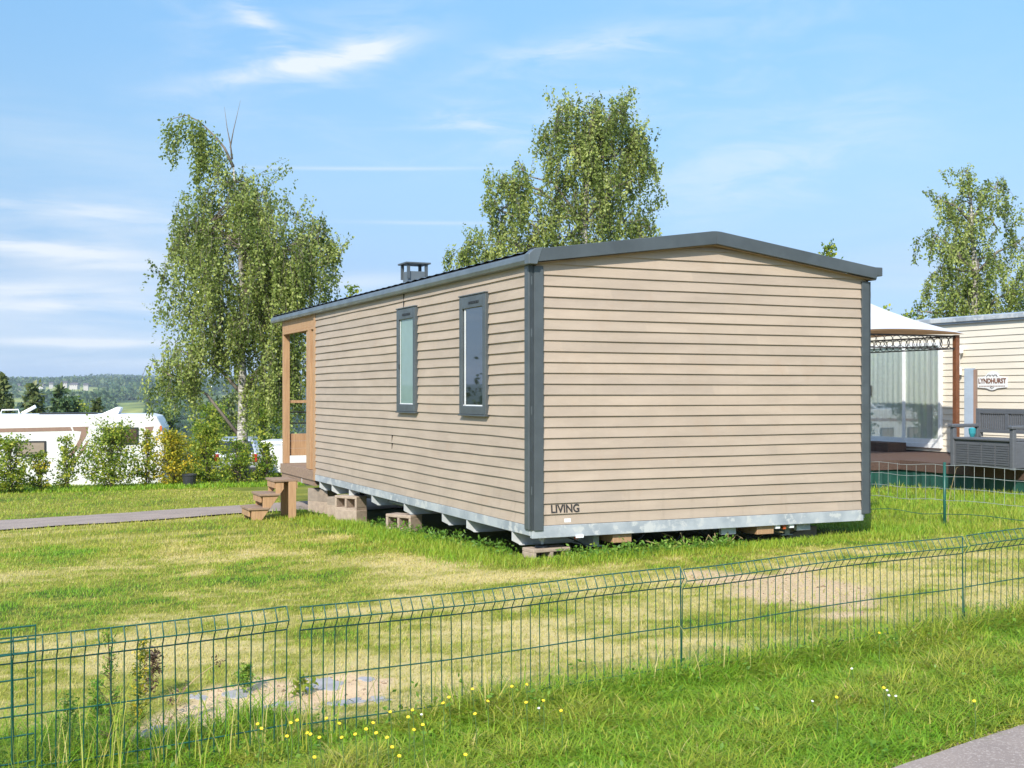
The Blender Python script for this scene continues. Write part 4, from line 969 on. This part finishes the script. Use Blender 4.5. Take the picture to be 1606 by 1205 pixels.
# shoots above the roofline
sh_px(1297, 24, 384, 12, name='young_tree', cat='young tree', label='slender leafy shoot above the right slope of the roof', seed=31, n=340, leaf=.09, up=1.2)
sh_px(1326, 24.5, 411, 9, name='young_tree', cat='young tree', label='short leaf tip just above the roof, right of the slender shoot', seed=32, n=240, leaf=.08, up=1.2)
sh_px(1389, 26, 467, 13, name='young_tree', cat='young tree', label='leafy shoot above the white canopy', seed=33, n=340, leaf=.09, up=1.2)
sh_px(1417, 27, 487, 18, name='young_tree', cat='young tree', label='leaf tips beside the canopy slope, left of the weeping birch', seed=34, n=340, leaf=.1, up=1.0)
sh_px(552, 27, 446, 26, name='young_tree', cat='young tree', label='leafy twig tops above the eave, left of the chimney', seed=35, n=500, leaf=.09, up=1.1)
# conifers and round trees beyond the caravan
def conifer(px, Y, top_py, wpx, label, seed, matl='conifer'):
    g = np.random.default_rng(seed); x = (px-CX)/F*Y; z0 = gz(x, Y); h = EYE-(top_py-HZ)/F*Y-z0; w = wpx/F*Y
    T = empty('conifer_tree', (x, Y, z0), 0, label, 'conifer'); tr = MB(); tr.tube([(0, 0, -.3), (0.02, 0, h*.5), (0, 0, h)], [h*.02, h*.012, .01], 6); LP = []; LR = []
    nl = 15
    for k in range(nl):
        t = (k+.3)/nl; z = h*(.12+.88*t); rr = w/2*(1-t)**.75*g.uniform(.7, 1.15)+.04*w
        for b in range(6):
            a = g.uniform(0, 6.28); e = np.array([math.cos(a)*rr, math.sin(a)*rr, z-rr*.12]); m = int(10+28*(1-t)); tt = g.random(m)**.8
            tr.tube([(0, 0, z), tuple(e)], [h*.005, h*.001], 3, False)
            LP.append(np.array([0, 0, z])+np.outer(tt, e-np.array([0, 0, z]))+g.normal(size=(m, 3))*np.array([.07, .07, .04])*w*.5-np.array([0, 0, .04*w])*g.random((m, 1))); LR.append(np.clip(g.normal(.5, .22, m), 0, 1))
    tr.build('trunk', M['bark'], T); V, Fc, rn = leaves(np.concatenate(LP), h*.05, .35, np.concatenate(LR), .5, g); npmesh('crown', V, Fc, M[matl], T, [('rnd', 'FACE', rn)])
conifer(52, 74, 596, 84, 'bushy conifer with drooping boughs above the roof of the long caravan', 41)
conifer(3, 80, 584, 30, 'dark conifer cut off by the left picture edge', 42)
conifer(14, 62, 622, 44, 'low conifer in front of the dark conifer at the left picture edge', 43)
conifer(92, 120, 602, 26, 'dark slim conifer right of the bushy conifer', 44, 'farleaf')
conifer(152, 78, 622, 34, 'small dark conifer above the roof, left of the yellow field', 45)
sh_px(108, 72, 628, 46, name='round_tree', cat='tree', label='round dark tree between the bushy conifer and the small conifer', seed=51, n=1500, leaf=.3, matl='farleaf')
sh_px(258, 80, 650, 50, name='round_tree', cat='tree', label='dark tree beyond the rear end of the long caravan', seed=53, n=1300, leaf=.32, matl='farleaf')
sh_px(128, 130, 632, 50, name='round_tree', cat='tree', label='pale green tree between round dark tree and small conifer', seed=55, n=1300, leaf=.42, matl='hedgeleaf')
# out of frame to the left: what the near window mirrors
for k, (x, y, h) in enumerate(((-34, 38, 4.9), (-40, 44, 5.6), (-30, 34.5, 4.4))):
    shrub('round_tree', ['leafy tree left of the scene, outermost', 'leafy tree left of the scene, tallest', 'leafy tree left of the scene, nearest'][k], 'tree', (x, y), h, 6, 60+k, 'farleaf', 4200, .34)

# ------------------------------------------------------------------ far woodland and houses
def woodland():
    g = np.random.default_rng(3); LP = []; LR = []; LS = []
    N = 30000
    Y = np.sqrt(g.uniform(450**2, 3300**2, N)); px = g.uniform(-100, 460, N); X = (px-CX)/F*Y
    ok = g.random(N) < wood_mask(X, Y)**2; X, Y = X[ok], Y[ok]; Z = hz(X, Y)
    for x, y, z in zip(X, Y, Z):
        con = float(vnoise(x, y, 1/260., 4, 2)) > .53; h = g.uniform(8, 15); w = h*(.22 if con else .45); m = 24 if y < 1300 else 12
        u = g.normal(size=(m, 3)); u /= np.linalg.norm(u, axis=1)[:, None]; u *= g.random((m, 1))**.4
        P = u*np.array([w, w, h*.45])+np.array([0, 0, h*.5])
        if con: P[:, :2] *= np.clip(1.3-P[:, 2:3]/h, .1, 1.2)
        tone = g.normal(.22 if con else .6, .16)
        P += np.array([x, y, z]); LP.append(P); LR.append(np.clip(tone+g.normal(size=m)*.15, 0, 1)); LS.append(np.full(m, h*.27*(1.3 if m == 12 else 1)))
    P = np.concatenate(LP); V, Fc, rn = leaves(P, 1.0, .2, np.concatenate(LR), .8, g)
    S = np.repeat(np.concatenate(LS), 4)[:, None]; V = np.repeat(P, 4, 0)+(V-np.repeat(P, 4, 0))*S
    tag(npmesh('woodland', V, Fc, M['farleaf'], None, [('rnd', 'FACE', rn)]), 'blue green mixed woodland covering the far hillside', 'woodland', kind='stuff')
woodland()
def house(px, py, Y, w, d, h, rz, label):
    v = at(px, py, Y); x, z = v.x, gz(v.x, Y)
    H = empty('house', (x, Y, min(z, v.z)), rz, label, 'house', 'houses on the far hillside')
    b = max(v.z, z)-min(z, v.z)
    q = MB(); q.bb((-w/2, -d/2, -1), (w/2, d/2, h+b)); q.build('wall', M['render'], H)
    q = MB(); q.prism([(-w/2-.4, -d/2-.4, h+b), (-w/2-.4, d/2+.4, h+b), (-w/2-.4, 0, h+b+d*.38)], (w+.8, 0, 0)); q.build('roof', M['roofred'], H)
    q = MB(); [q.bb((a-.6, -d/2-.06, h*.35+b), (a+.6, -d/2-.01, h*.75+b)) for a in (-w*.3, 0, w*.3)]; q.build('window', M['carglass'], H)
for k, (px, py, Y, w, d, h, rz, lab) in enumerate(((26, 606, 1680, 13, 8, 4, .1, 'long low pale house at the far left of the hillside field'), (66, 606, 1700, 9, 8, 4, -.2, 'pale house between the conifers on the far hillside'),
      (80, 604, 1800, 7, 7, 6, .4, 'tall narrow pale house left of the farm with dark roof'), (101, 603, 1820, 12, 9, 5, .05, 'farmhouse with dark roof in the middle of the far hillside field'),
      (117, 605, 1760, 15, 10, 4, -.1, 'long farm barn with dark roof on the far hillside field'), (135, 606, 1690, 8, 8, 5, .2, 'white house at the right end of the hillside field'), (164, 598, 2350, 16, 10, 6, .1, 'small pale house high on the wooded skyline slope'))):
    house(px, py+1, Y, w*.8, d*.8, h*.55, rz, lab)

# ------------------------------------------------------------------ grass
def blades(name, x, y, h, w, lean, dry, nseg, label, seed, curl=.5, cat='grass'):
    g = np.random.default_rng(seed); N = len(x); z = hz(x, y)-.006
    a = g.uniform(0, 2*np.pi, N); dx, dy = np.cos(a), np.sin(a)
    b = a+g.uniform(-.5, .5, N)+np.pi/2; wx, wy = np.cos(b), np.sin(b)
    rows = []
    for k in range(nseg+1):
        t = k/nseg; o = lean*h*t**(1+curl); zz = h*t*(1-.35*lean*t)
        cxk, cyk = x+dx*o, y+dy*o; ww = w*(1-t)**.7*.5
        if k < nseg: rows += [np.stack([cxk-wx*ww, cyk-wy*ww, z+zz], 1), np.stack([cxk+wx*ww, cyk+wy*ww, z+zz], 1)]
        else: rows.append(np.stack([cxk, cyk, z+zz], 1))
    nv = 2*nseg+1; V = np.stack(rows, 1).reshape(-1, 3); base = np.arange(N)[:, None]*nv
    tri = []
    for k in range(nseg-1): i = 2*k; tri += [[i, i+1, i+3], [i, i+3, i+2]]
    i = 2*(nseg-1); tri.append([i, i+1, i+2])
    Fc = (base[:, :, None]+np.array(tri)[None]).reshape(-1, 3)
    o = npmesh(name, V, Fc, M['blade'], None, [('dry', 'FACE', np.repeat(dry, len(tri)))])
    return tag(o, label, cat, kind='stuff')
def scatter(seed, n, x0, x1, y0, y1):
    g = np.random.default_rng(seed); return g.uniform(x0, x1, n), g.uniform(y0, y1, n), g
def infrustum(x, y, m=1.1): return np.abs(x) < y*(803/F)+m
def path_clear(x, y):
    d, s = poly_dist(x, y, PATH_R); e, s2 = poly_dist(x, y, [(a+.55, b-.85) for a, b in PATH_L])
    edge = .05*(vnoise(x, y, 5, 2, 2)-.5)
    return ((s > 0) & (d > .0+edge)) & (e > 1.0+edge*2)
# mown lawn
x, y, g = scatter(1, 900000, -7.5, 6.5, 4.6, 13.5)
fd = fence_dist(x, y); hd = home_dist(x, y)
dry, bare, sand = masks(x, y)
keep = infrustum(x, y) & (fd > .0) & (hd > -.1) & (g.random(len(x)) < np.clip((6.5/y)**1.3, 0, 1)*(1-.88*bare)*(1-.97*sand)*.54) & path_clear(x, y)
x, y, dry = x[keep], y[keep], dry[keep]; n = len(x)
blades('lawn_grass', x, y, g.uniform(.018, .05, n)*(1.15-.35*dry), .0042*(y/6), g.uniform(.3, 1.3, n), np.clip(dry+g.normal(0, .2, n), 0, 1), 2, 'short mown lawn, green and straw yellow, around the mobile home', 1)
# lawn farther off on the left and beside the neighbour
x, y, g = scatter(2, 420000, -12, 9, 12, 31)
hd = home_dist(x, y); dry, bare, sand = masks(x, y)
keep = infrustum(x, y) & ((home_local(x, y)[0] < .3) | (home_local(x, y)[0] > HW)) & (hd > -.05) & (g.random(len(x)) < (12/y)**1.6*.6) & path_clear(x, y)
x, y, dry = x[keep], y[keep], dry[keep]; n = len(x)
tall = np.where((x > 2), 1.0, 0.0)
blades('lawn_grass', x, y, g.uniform(.03, .075, n)*(1+1.1*tall*g.random(n)), .010*(y/14), g.uniform(.2, 1.1, n), np.clip(dry+g.normal(0, .15, n), 0, 1), 2, 'lawn beyond, on both sides of the mobile home, up to hedge and deck', 2)
# tall grass round the home and by the neighbour's fence
x, y, g = scatter(3, 330000, -5, 7.5, 9, 19)
hd = home_dist(x, y); u, v_ = home_local(x, y); dens = sstep(.85, .25, hd+(vnoise(x, y, 1.5, 3, 3)-.5)*.7)*sstep(-.35, -.05, hd)
dens = dens*sstep(.04, .30, hd+.12*(vnoise(x, y, 4, 6, 2)-.5)); dens = np.maximum(dens*(.75+.25*(v_ < 1)), .55*sstep(.2, .7, (u-HW))*(v_ > -1.0)*sstep(19, 15, y)*.6)
keep = infrustum(x, y) & (g.random(len(x)) < dens*.75) & path_clear(x, y)
x, y, hd = x[keep], y[keep], hd[keep]; n = len(x)
dry = np.clip(.16+.5*(vnoise(x, y, 1.2, 15, 3)-.35)+g.normal(0, .12, n), 0, 1)
blades('tall_grass', x, y, g.uniform(.05, .135, n)*(.45+.8*vnoise(x, y, 1.6, 7, 2))*np.where(hd < .2, .8, 1), .0065*(y/10), g.uniform(.15, .9, n), dry, 3, 'unmown bright green grass fringe along the base of the mobile home', 3)
# lush verge in front of the fence
x, y, g = scatter(4, 760000, -3.2, 5.8, 3.7, 9.0)
fd = fence_dist(x, y)
dpr, sp_ = poly_dist(x, y, PATH_R)
nn_ = vnoise(x, y, 1.3, 19, 3)
fringe = np.exp(-((fd+.03)/.14)**2)
lim = .16+.62*sstep(-.75, -1.35, x)+.12*(vnoise(x, y, 3, 44, 2)-.4)
_d, _b, snd = masks(x, y)
keep = infrustum(x, y) & (fd < lim) & ((fd < -.06) | (snd < .15)) & (g.random(len(x)) < np.where(fd > .0, .45*sstep(lim, lim-.14, fd), .85)*(.7+.3*nn_)*np.where(dpr < .12, .3+.7*g.random(len(x)), 1)) & (sp_ > 0) & (dpr > .0)
x, y, fd, dpr = x[keep], y[keep], fd[keep], dpr[keep]; n = len(x); nn_ = vnoise(x, y, 1.3, 19, 3); fine = vnoise(x, y, 6, 23, 3)
fringe = np.maximum(np.exp(-((fd+.05)/.16)**2), 1.5*sstep(-.75, -1.35, x)*(fd > -.1))
h = g.uniform(.04, .115, n)*(.55+.9*nn_)*(.55+.9*fine)*(1+1.3*fringe*g.random(n))*sstep(-.02, .3, dpr+.12)*(1-.68*sstep(.8, .35, np.hypot((x+1.0)/1.15, (fd+.05)/.6)))
dry = np.clip(.15+.8*(nn_-.45)+.6*(fine-.5)+.3*sstep(.12, 0, dpr)+g.normal(0, .15, n)+.5*(g.random(n) < .05), 0, 1)
blades('verge_grass', x, y, h, g.uniform(.004, .009, n), g.uniform(.5, 1.9, n), dry, 3, 'lush green verge between the wire fence and the asphalt path', 4, .7)
# long dry and green stalks along the fence
x, y, g = scatter(5, 8000, -2.2, 3.8, 4.3, 7.6); fd = fence_dist(x, y)
keep = infrustum(x, y) & (np.abs(fd+.02) < .18) & (g.random(len(x)) < np.where(x < -.7, 1, .25)); x, y = x[keep], y[keep]; n = len(x)
blades('tall_weeds', x, y, g.uniform(.18, .46, n), g.uniform(.003, .006, n), g.uniform(.1, .7, n), np.clip(g.normal(.55, .35, n), 0, 1), 5, 'tall stray stalks of grass growing through the wire fence', 5, .9)
# hedge foot ground cover
x, y, g = scatter(6, 16000, -12.5, -4.5, 25, 29.5); keep = (np.abs(y-(27.1+.0*(x+8))) < 1.0) & infrustum(x, y); x, y = x[keep], y[keep]; n = len(x)
blades('hedge_weeds', x, y, g.uniform(.05, .15, n), np.full(n, .03), g.uniform(.2, .9, n), np.clip(g.normal(.12, .12, n), 0, 1), 2, 'rough grass and weeds along the foot of the hedge', 6)
# broad leaved weeds: small rosettes on verge and along the fence
def weeds():
    g = np.random.default_rng(8); P = []; Rn = []
    for k in range(1500):
        x = g.uniform(-2.2, 3.8); y = g.uniform(4.0, 7.8); fd = float(fence_dist(x, y))
        if fd > .12 or abs(x) > y*.44 or poly_dist(np.array([x]), np.array([y]), PATH_R)[1][0] <= 0: continue
        if g.random() > (1 if fd > -.35 else .3): continue
        z = gz(x, y); m = int(g.integers(4, 10)); tone = g.uniform(.1, .7); hh = g.uniform(.03, .10 if fd < -.3 else .18)
        P.append(np.array([x, y, z])+g.normal(size=(m, 3))*np.array([.03, .03, .015])+np.array([0, 0, hh])*g.random((m, 1))); Rn.append(np.clip(tone+g.normal(size=m)*.15, 0, 1))
    V, Fc, rn = leaves(np.concatenate(P), .026, -.3, np.concatenate(Rn), .5, g)
    tag(npmesh('leafy_weeds', V, Fc, M['weedleaf'], None, [('rnd', 'FACE', rn)]), 'small broad leaved weeds scattered through the green verge', 'weeds', kind='stuff')
weeds()
# dark leafy plants in the shade at the front of the home
def shade_plants():
    g = np.random.default_rng(18); P = []; Rn = []
    for k in range(260):
        v = hl(g.uniform(.2, 2.0), g.uniform(-.38, -.05)); z = gz(v.x, v.y); m = 8
        P.append(np.array([v.x, v.y, z])+g.normal(size=(m, 3))*np.array([.03, .03, .01])+np.array([0, 0, g.uniform(.05, .125)])*g.random((m, 1))); Rn.append(np.clip(g.normal(.3, .3, m), 0, 1))
    for k in range(200):
        v = hl(g.uniform(-.25, .15), g.uniform(.4, 4.5)); z = gz(v.x, v.y); m = 8
        P.append(np.array([v.x, v.y, z])+g.normal(size=(m, 3))*np.array([.03, .03, .01])+np.array([0, 0, g.uniform(.05, .13)])*g.random((m, 1))); Rn.append(np.clip(g.normal(.2, .2, m), 0, 1))
    V, Fc, rn = leaves(np.concatenate(P), .035, .1, np.concatenate(Rn), .45, g)
    tag(npmesh('leafy_weeds', V, Fc, M['weedleaf'], None, [('rnd', 'FACE', rn)]), 'dark small leaved weeds in the shade below the front rail', 'weeds', kind='stuff')
shade_plants()

# flat stones in the sandy patch
for k, (px, py, a, b, rz, lab) in enumerate(((508, 1074, .16, .10, .3, 'largest flat grey stone in the sandy patch'), (575, 1066, .06, .04, .1, 'small flat grey stone at the far right tip of the sandy patch'), (546, 1101, .13, .045, .2, 'long flat grey stone right of the middle of the sandy patch'), (594, 1098, .07, .05, .4, 'flat grey stone at the right end of the sandy patch'),
        (372, 1088, .11, .06, .2, 'flat grey stone at the left of the largest stone, behind the wire'), (252, 1148, .10, .07, .1, 'flat grey stone nearest the fence in the sandy patch'), (440, 1106, .09, .035, .15, 'thin flat grey stone in the middle of the sandy patch'), (310, 1094, .06, .05, .5, 'flat grey stone at the far left of the sandy patch'))):
    x, y = ground_at(px, py); g = np.random.default_rng(70+k); n = 14; pts = []
    for i in range(n):
        an = 2*math.pi*i/n; r_ = 1+.25*g.normal(); pts.append((a*.68*math.cos(an)*max(.6, r_), b*1.35*math.sin(an)*max(.6, r_), -.03))
    q = MB(); q.prism(pts, (0, 0, .034)); o = q.build('flat_stone', M['stone'], None, .004, loc=(x, y, gz(x, y)), rz=R(25)+rz*.3); tag(o, lab, 'stone', 'flat stones in the sandy patch')

def crumbs():
    g = np.random.default_rng(33); V = []; Fc = []; Rn = []
    x, y = g.uniform(-2.2, 4.2, 60000), g.uniform(4.6, 9.6, 60000); d, b, sd = masks(x, y); dp, sg = poly_dist(x, y, PATH_R)
    k = (g.random(60000) < np.maximum(np.minimum(.10*b, .3),   .28*sd)) & (fence_dist(x, y) > -.02) | ((dp < .10) & (sg > 0) & (g.random(60000) < .5))
    x, y = x[k], y[k]; z = hz(x, y); n = len(x); sz = np.exp(g.normal(-5.3, .45, n)); P = np.stack([x, y, z], 1)
    o = np.array([(1, 0, 0), (0, 1, 0), (-1, 0, 0), (0, -1, 0), (0, 0, .8), (0, 0, -.6)]); j = 1+.35*g.normal(size=(n, 6, 1))
    V = (P[:, None, :]+o[None]*j*sz[:, None, None]).reshape(-1, 3); f = np.array([(0, 1, 4), (1, 2, 4), (2, 3, 4), (3, 0, 4), (1, 0, 5), (2, 1, 5), (3, 2, 5), (0, 3, 5)])
    Fc = (np.arange(n)[:, None, None]*6+f[None]).reshape(-1, 3)
    tag(npmesh('gravel', V, Fc, M['crumb'], None, [('rnd', 'FACE', np.repeat(g.random(n), 8))]), 'crumbs of soil and grit lying on the bare patches', 'gravel', kind='stuff')
M['crumb'] = leafmat('soil_crumb', (.13, .08, .05), (.36, .24, .15), (.52, .40, .28), 0, rough=.95)
crumbs()
# flowers
def flower(name, label, group, petal, center, size):
    T = empty(name, (0, 0, 0), 0, label, 'flower', group); q = MB(); q.tube([(0, 0, -.02), (.006, .004, .5), (.0, .0, 1)], .0018, 4, False); s_ = q.build('stem', M['stem'], T)
    q = MB(); n = 10
    for k in range(n):
        a = 2*math.pi*k/n; d = Vector((math.cos(a), math.sin(a), .25)); w_ = Vector((-math.sin(a), math.cos(a), 0))*.28
        q.add([(0, 0, 0), tuple((d*.6+w_)*size), tuple(d*size), tuple((d*.6-w_)*size)], [(0, 1, 2, 3)])
    h_ = q.build('flower_head', M[petal], T); h_.location.z = 1.0; h_.rotation_euler = (R(35), 0, 0)
    q = MB(); q.lathe([(size*.3, 0), (size*.2, size*.2)], 8); c_ = q.build('flower_centre', M[center], h_)
    return T
def sow(proto, spots, hmin, hmax, seed):
    g = random.Random(seed)
    for k, (px, py) in enumerate(spots):
        T = proto if k == 0 else copy_tree(proto)
        for Y in [3.6+i*.01 for i in range(600)]:
            x = (px-CX)/F*Y
            if EYE-(py-HZ)/F*Y - gz(x, Y) < g.uniform(hmin, hmax): break
        z0 = gz(x, Y); hh = max(.04, EYE-(py-HZ)/F*Y-z0); T.location = (x, Y, z0); T.rotation_euler.z = g.uniform(-.6, .6)
        for ch in T.children:
            if ch.name.startswith('stem'): ch.scale.z = hh
            else: ch.location.z = hh
ys_ = [(466, 1130), (450, 1155), (482, 1150), (487, 1152), (501, 1157), (512, 1127), (536, 1157), (557, 1152), (574, 1144), (585, 1134), (590, 1150), (607, 1157), (612, 1117), (615, 1172), (647, 1114), (649, 1145), (663, 1137), (695, 1103), (704, 1094), (730, 1184), (741, 1081), (765, 1100), (803, 1077), (826, 1074), (852, 1099), (456, 1134), (410, 1143), (532, 1135), (493, 1188), (404, 1136), (825, 1102), (1379, 993), (1312, 1094), (1386, 1079), (1528, 1100), (745, 1120), (880, 1115), (640, 1125), (626, 1186)]
sow(flower('yellow_flower', 'small yellow dandelion like flower in the grass along the wire fence', 'yellow flowers along the fence', 'yellow', 'yellow', .008), ys_, .10, .2, 3)
ws_ = [(1391, 1083), (1394, 1091), (1405, 1092), (1274, 1100), (1336, 1049), (661, 1121), (845, 1111)]
sow(flower('clover_flower', 'small white clover flower in the green verge', 'white flowers in the verge', 'petal', 'petal', .0065), ws_, .05, .1, 4)
# tall weeds at the left end of the fence, each a plant
def tall_weed(px, py_base, h, seed, label, stem, leafm, nleaf, leaf, name='tall_weed', lean=0.0, drop=0):
    g = np.random.default_rng(seed); x, y = ground_at(px, py_base); z = gz(x, y); T = empty(name, (x, y, z), 0, label, 'weed')
    pts = [(lean*t*t*h, .03*math.sin(t*3+seed), h*t) for t in [i/6 for i in range(7)]]
    q = MB(); q.tube([(0, 0, -.03)]+pts, [.006]+[.0055*(1-.7*i/6) for i in range(7)], 5)
    P = []; Rn = []
    for k in range(nleaf):
        t = g.uniform(.15, 1); i = t*6; b = np.array([lean*t*t*h, .03*math.sin(t*3+seed), h*t]); a = g.uniform(0, 6.28); L = g.uniform(.015, .075)*(1.25-.8*t)
        e = b+np.array([math.cos(a)*L, math.sin(a)*L, L*g.uniform(.1, .9)]); q.tube([tuple(b), tuple(e)], [.002, .001], 3, False)
        m = 6; P.append(b+np.outer(g.uniform(.3, 1, m), e-b)+g.normal(size=(m, 3))*.008); Rn.append(np.clip(g.normal(.5, .25, m), 0, 1))
    q.build('stem', M[stem], T); V, Fc, rn = leaves(np.concatenate(P), leaf, -.2, np.concatenate(Rn), .4, g); npmesh('foliage', V, Fc, M[leafm], T, [('rnd', 'FACE', rn)])
M['seed'] = leafmat('seed_head', (.05, .03, .02), (.10, .06, .04), (.2, .12, .07), .1)
tall_weed(236, 1098, .24, 81, 'dead dark brown seed stalk behind the wire at the left end of the sandy patch', 'darkstem', 'seed', 60, .022)
tall_weed(170, 1200, .52, 82, 'tall grey green weed stalk behind the left part of the wire fence', 'darkstem', 'weedleaf', 60, .018)
tall_weed(212, 1165, .44, 83, 'yellow tipped goldenrod like weed just left of the dead brown stalk', 'stem', 'hedgegold', 90, .02, lean=.1)
tall_weed(110, 1190, .26, 84, 'leafy green weed beside the wire mesh offcut', 'stem', 'weedleaf', 45, .02)
tall_weed(275, 1120, .26, 85, 'slanting dry straw coloured stalk right of the dead brown stalk', 'drystem', 'seed', 10, .02, lean=.9)
tall_weed(385, 1085, .12, 86, 'bushy low green weed at the far edge of the sandy patch', 'stem', 'weedleaf', 70, .022)
tall_weed(472, 1092, .07, 87, 'single green two leaved weed standing on the sandy patch', 'stem', 'hedgeleaf', 14, .04)
tall_weed(150, 1150, .22, 88, 'low bushy weed in front of the grey green stalk', 'stem', 'weedleaf', 60, .022)
tall_weed(1488, 823, .62, 89, 'pale dry grass tuft beside the green post of the mesh fence', 'drystem', 'seed', 6, .02, lean=.12)
# dry debris under the front rail
q = MB(); g = random.Random(4)
for k in range(16):
    a = hl(g.uniform(1.3, 2.6), g.uniform(-.05, .3)); b = a+Vector((g.uniform(-.3, .3), g.uniform(-.1, .1), 0)); za = gz(a.x, a.y)
    q.tube([(a.x, a.y, za+g.uniform(.0, .05)), ((a.x+b.x)/2, a.y, za+g.uniform(.05, .13)), (b.x, b.y, za+g.uniform(.0, .16))], .004, 4)
tag(q.build('dry_twigs', M['drystem'], None), 'loose dry twigs lying in the shade under the front rail', 'twigs', kind='stuff')

# ------------------------------------------------------------------ air
def haze():
    q = MB(); q.bb((-3300, -460, -60), (3300, 4500, 90)); m = bpy.data.materials.new('haze'); m.use_nodes = True; t = NT(m.node_tree); t.n.clear()
    out = t.node('ShaderNodeOutputMaterial'); pv = t.node('ShaderNodeVolumePrincipled'); pv.inputs['Color'].default_value = (.72, .84, 1, 1); pv.inputs['Density'].default_value = .00014; pv.inputs['Anisotropy'].default_value = .0
    t.l.new(pv.outputs[0], out.inputs['Volume']); o = q.build('haze', m); tag(o, kind='stuff')
HAZE = True
if HAZE: haze()
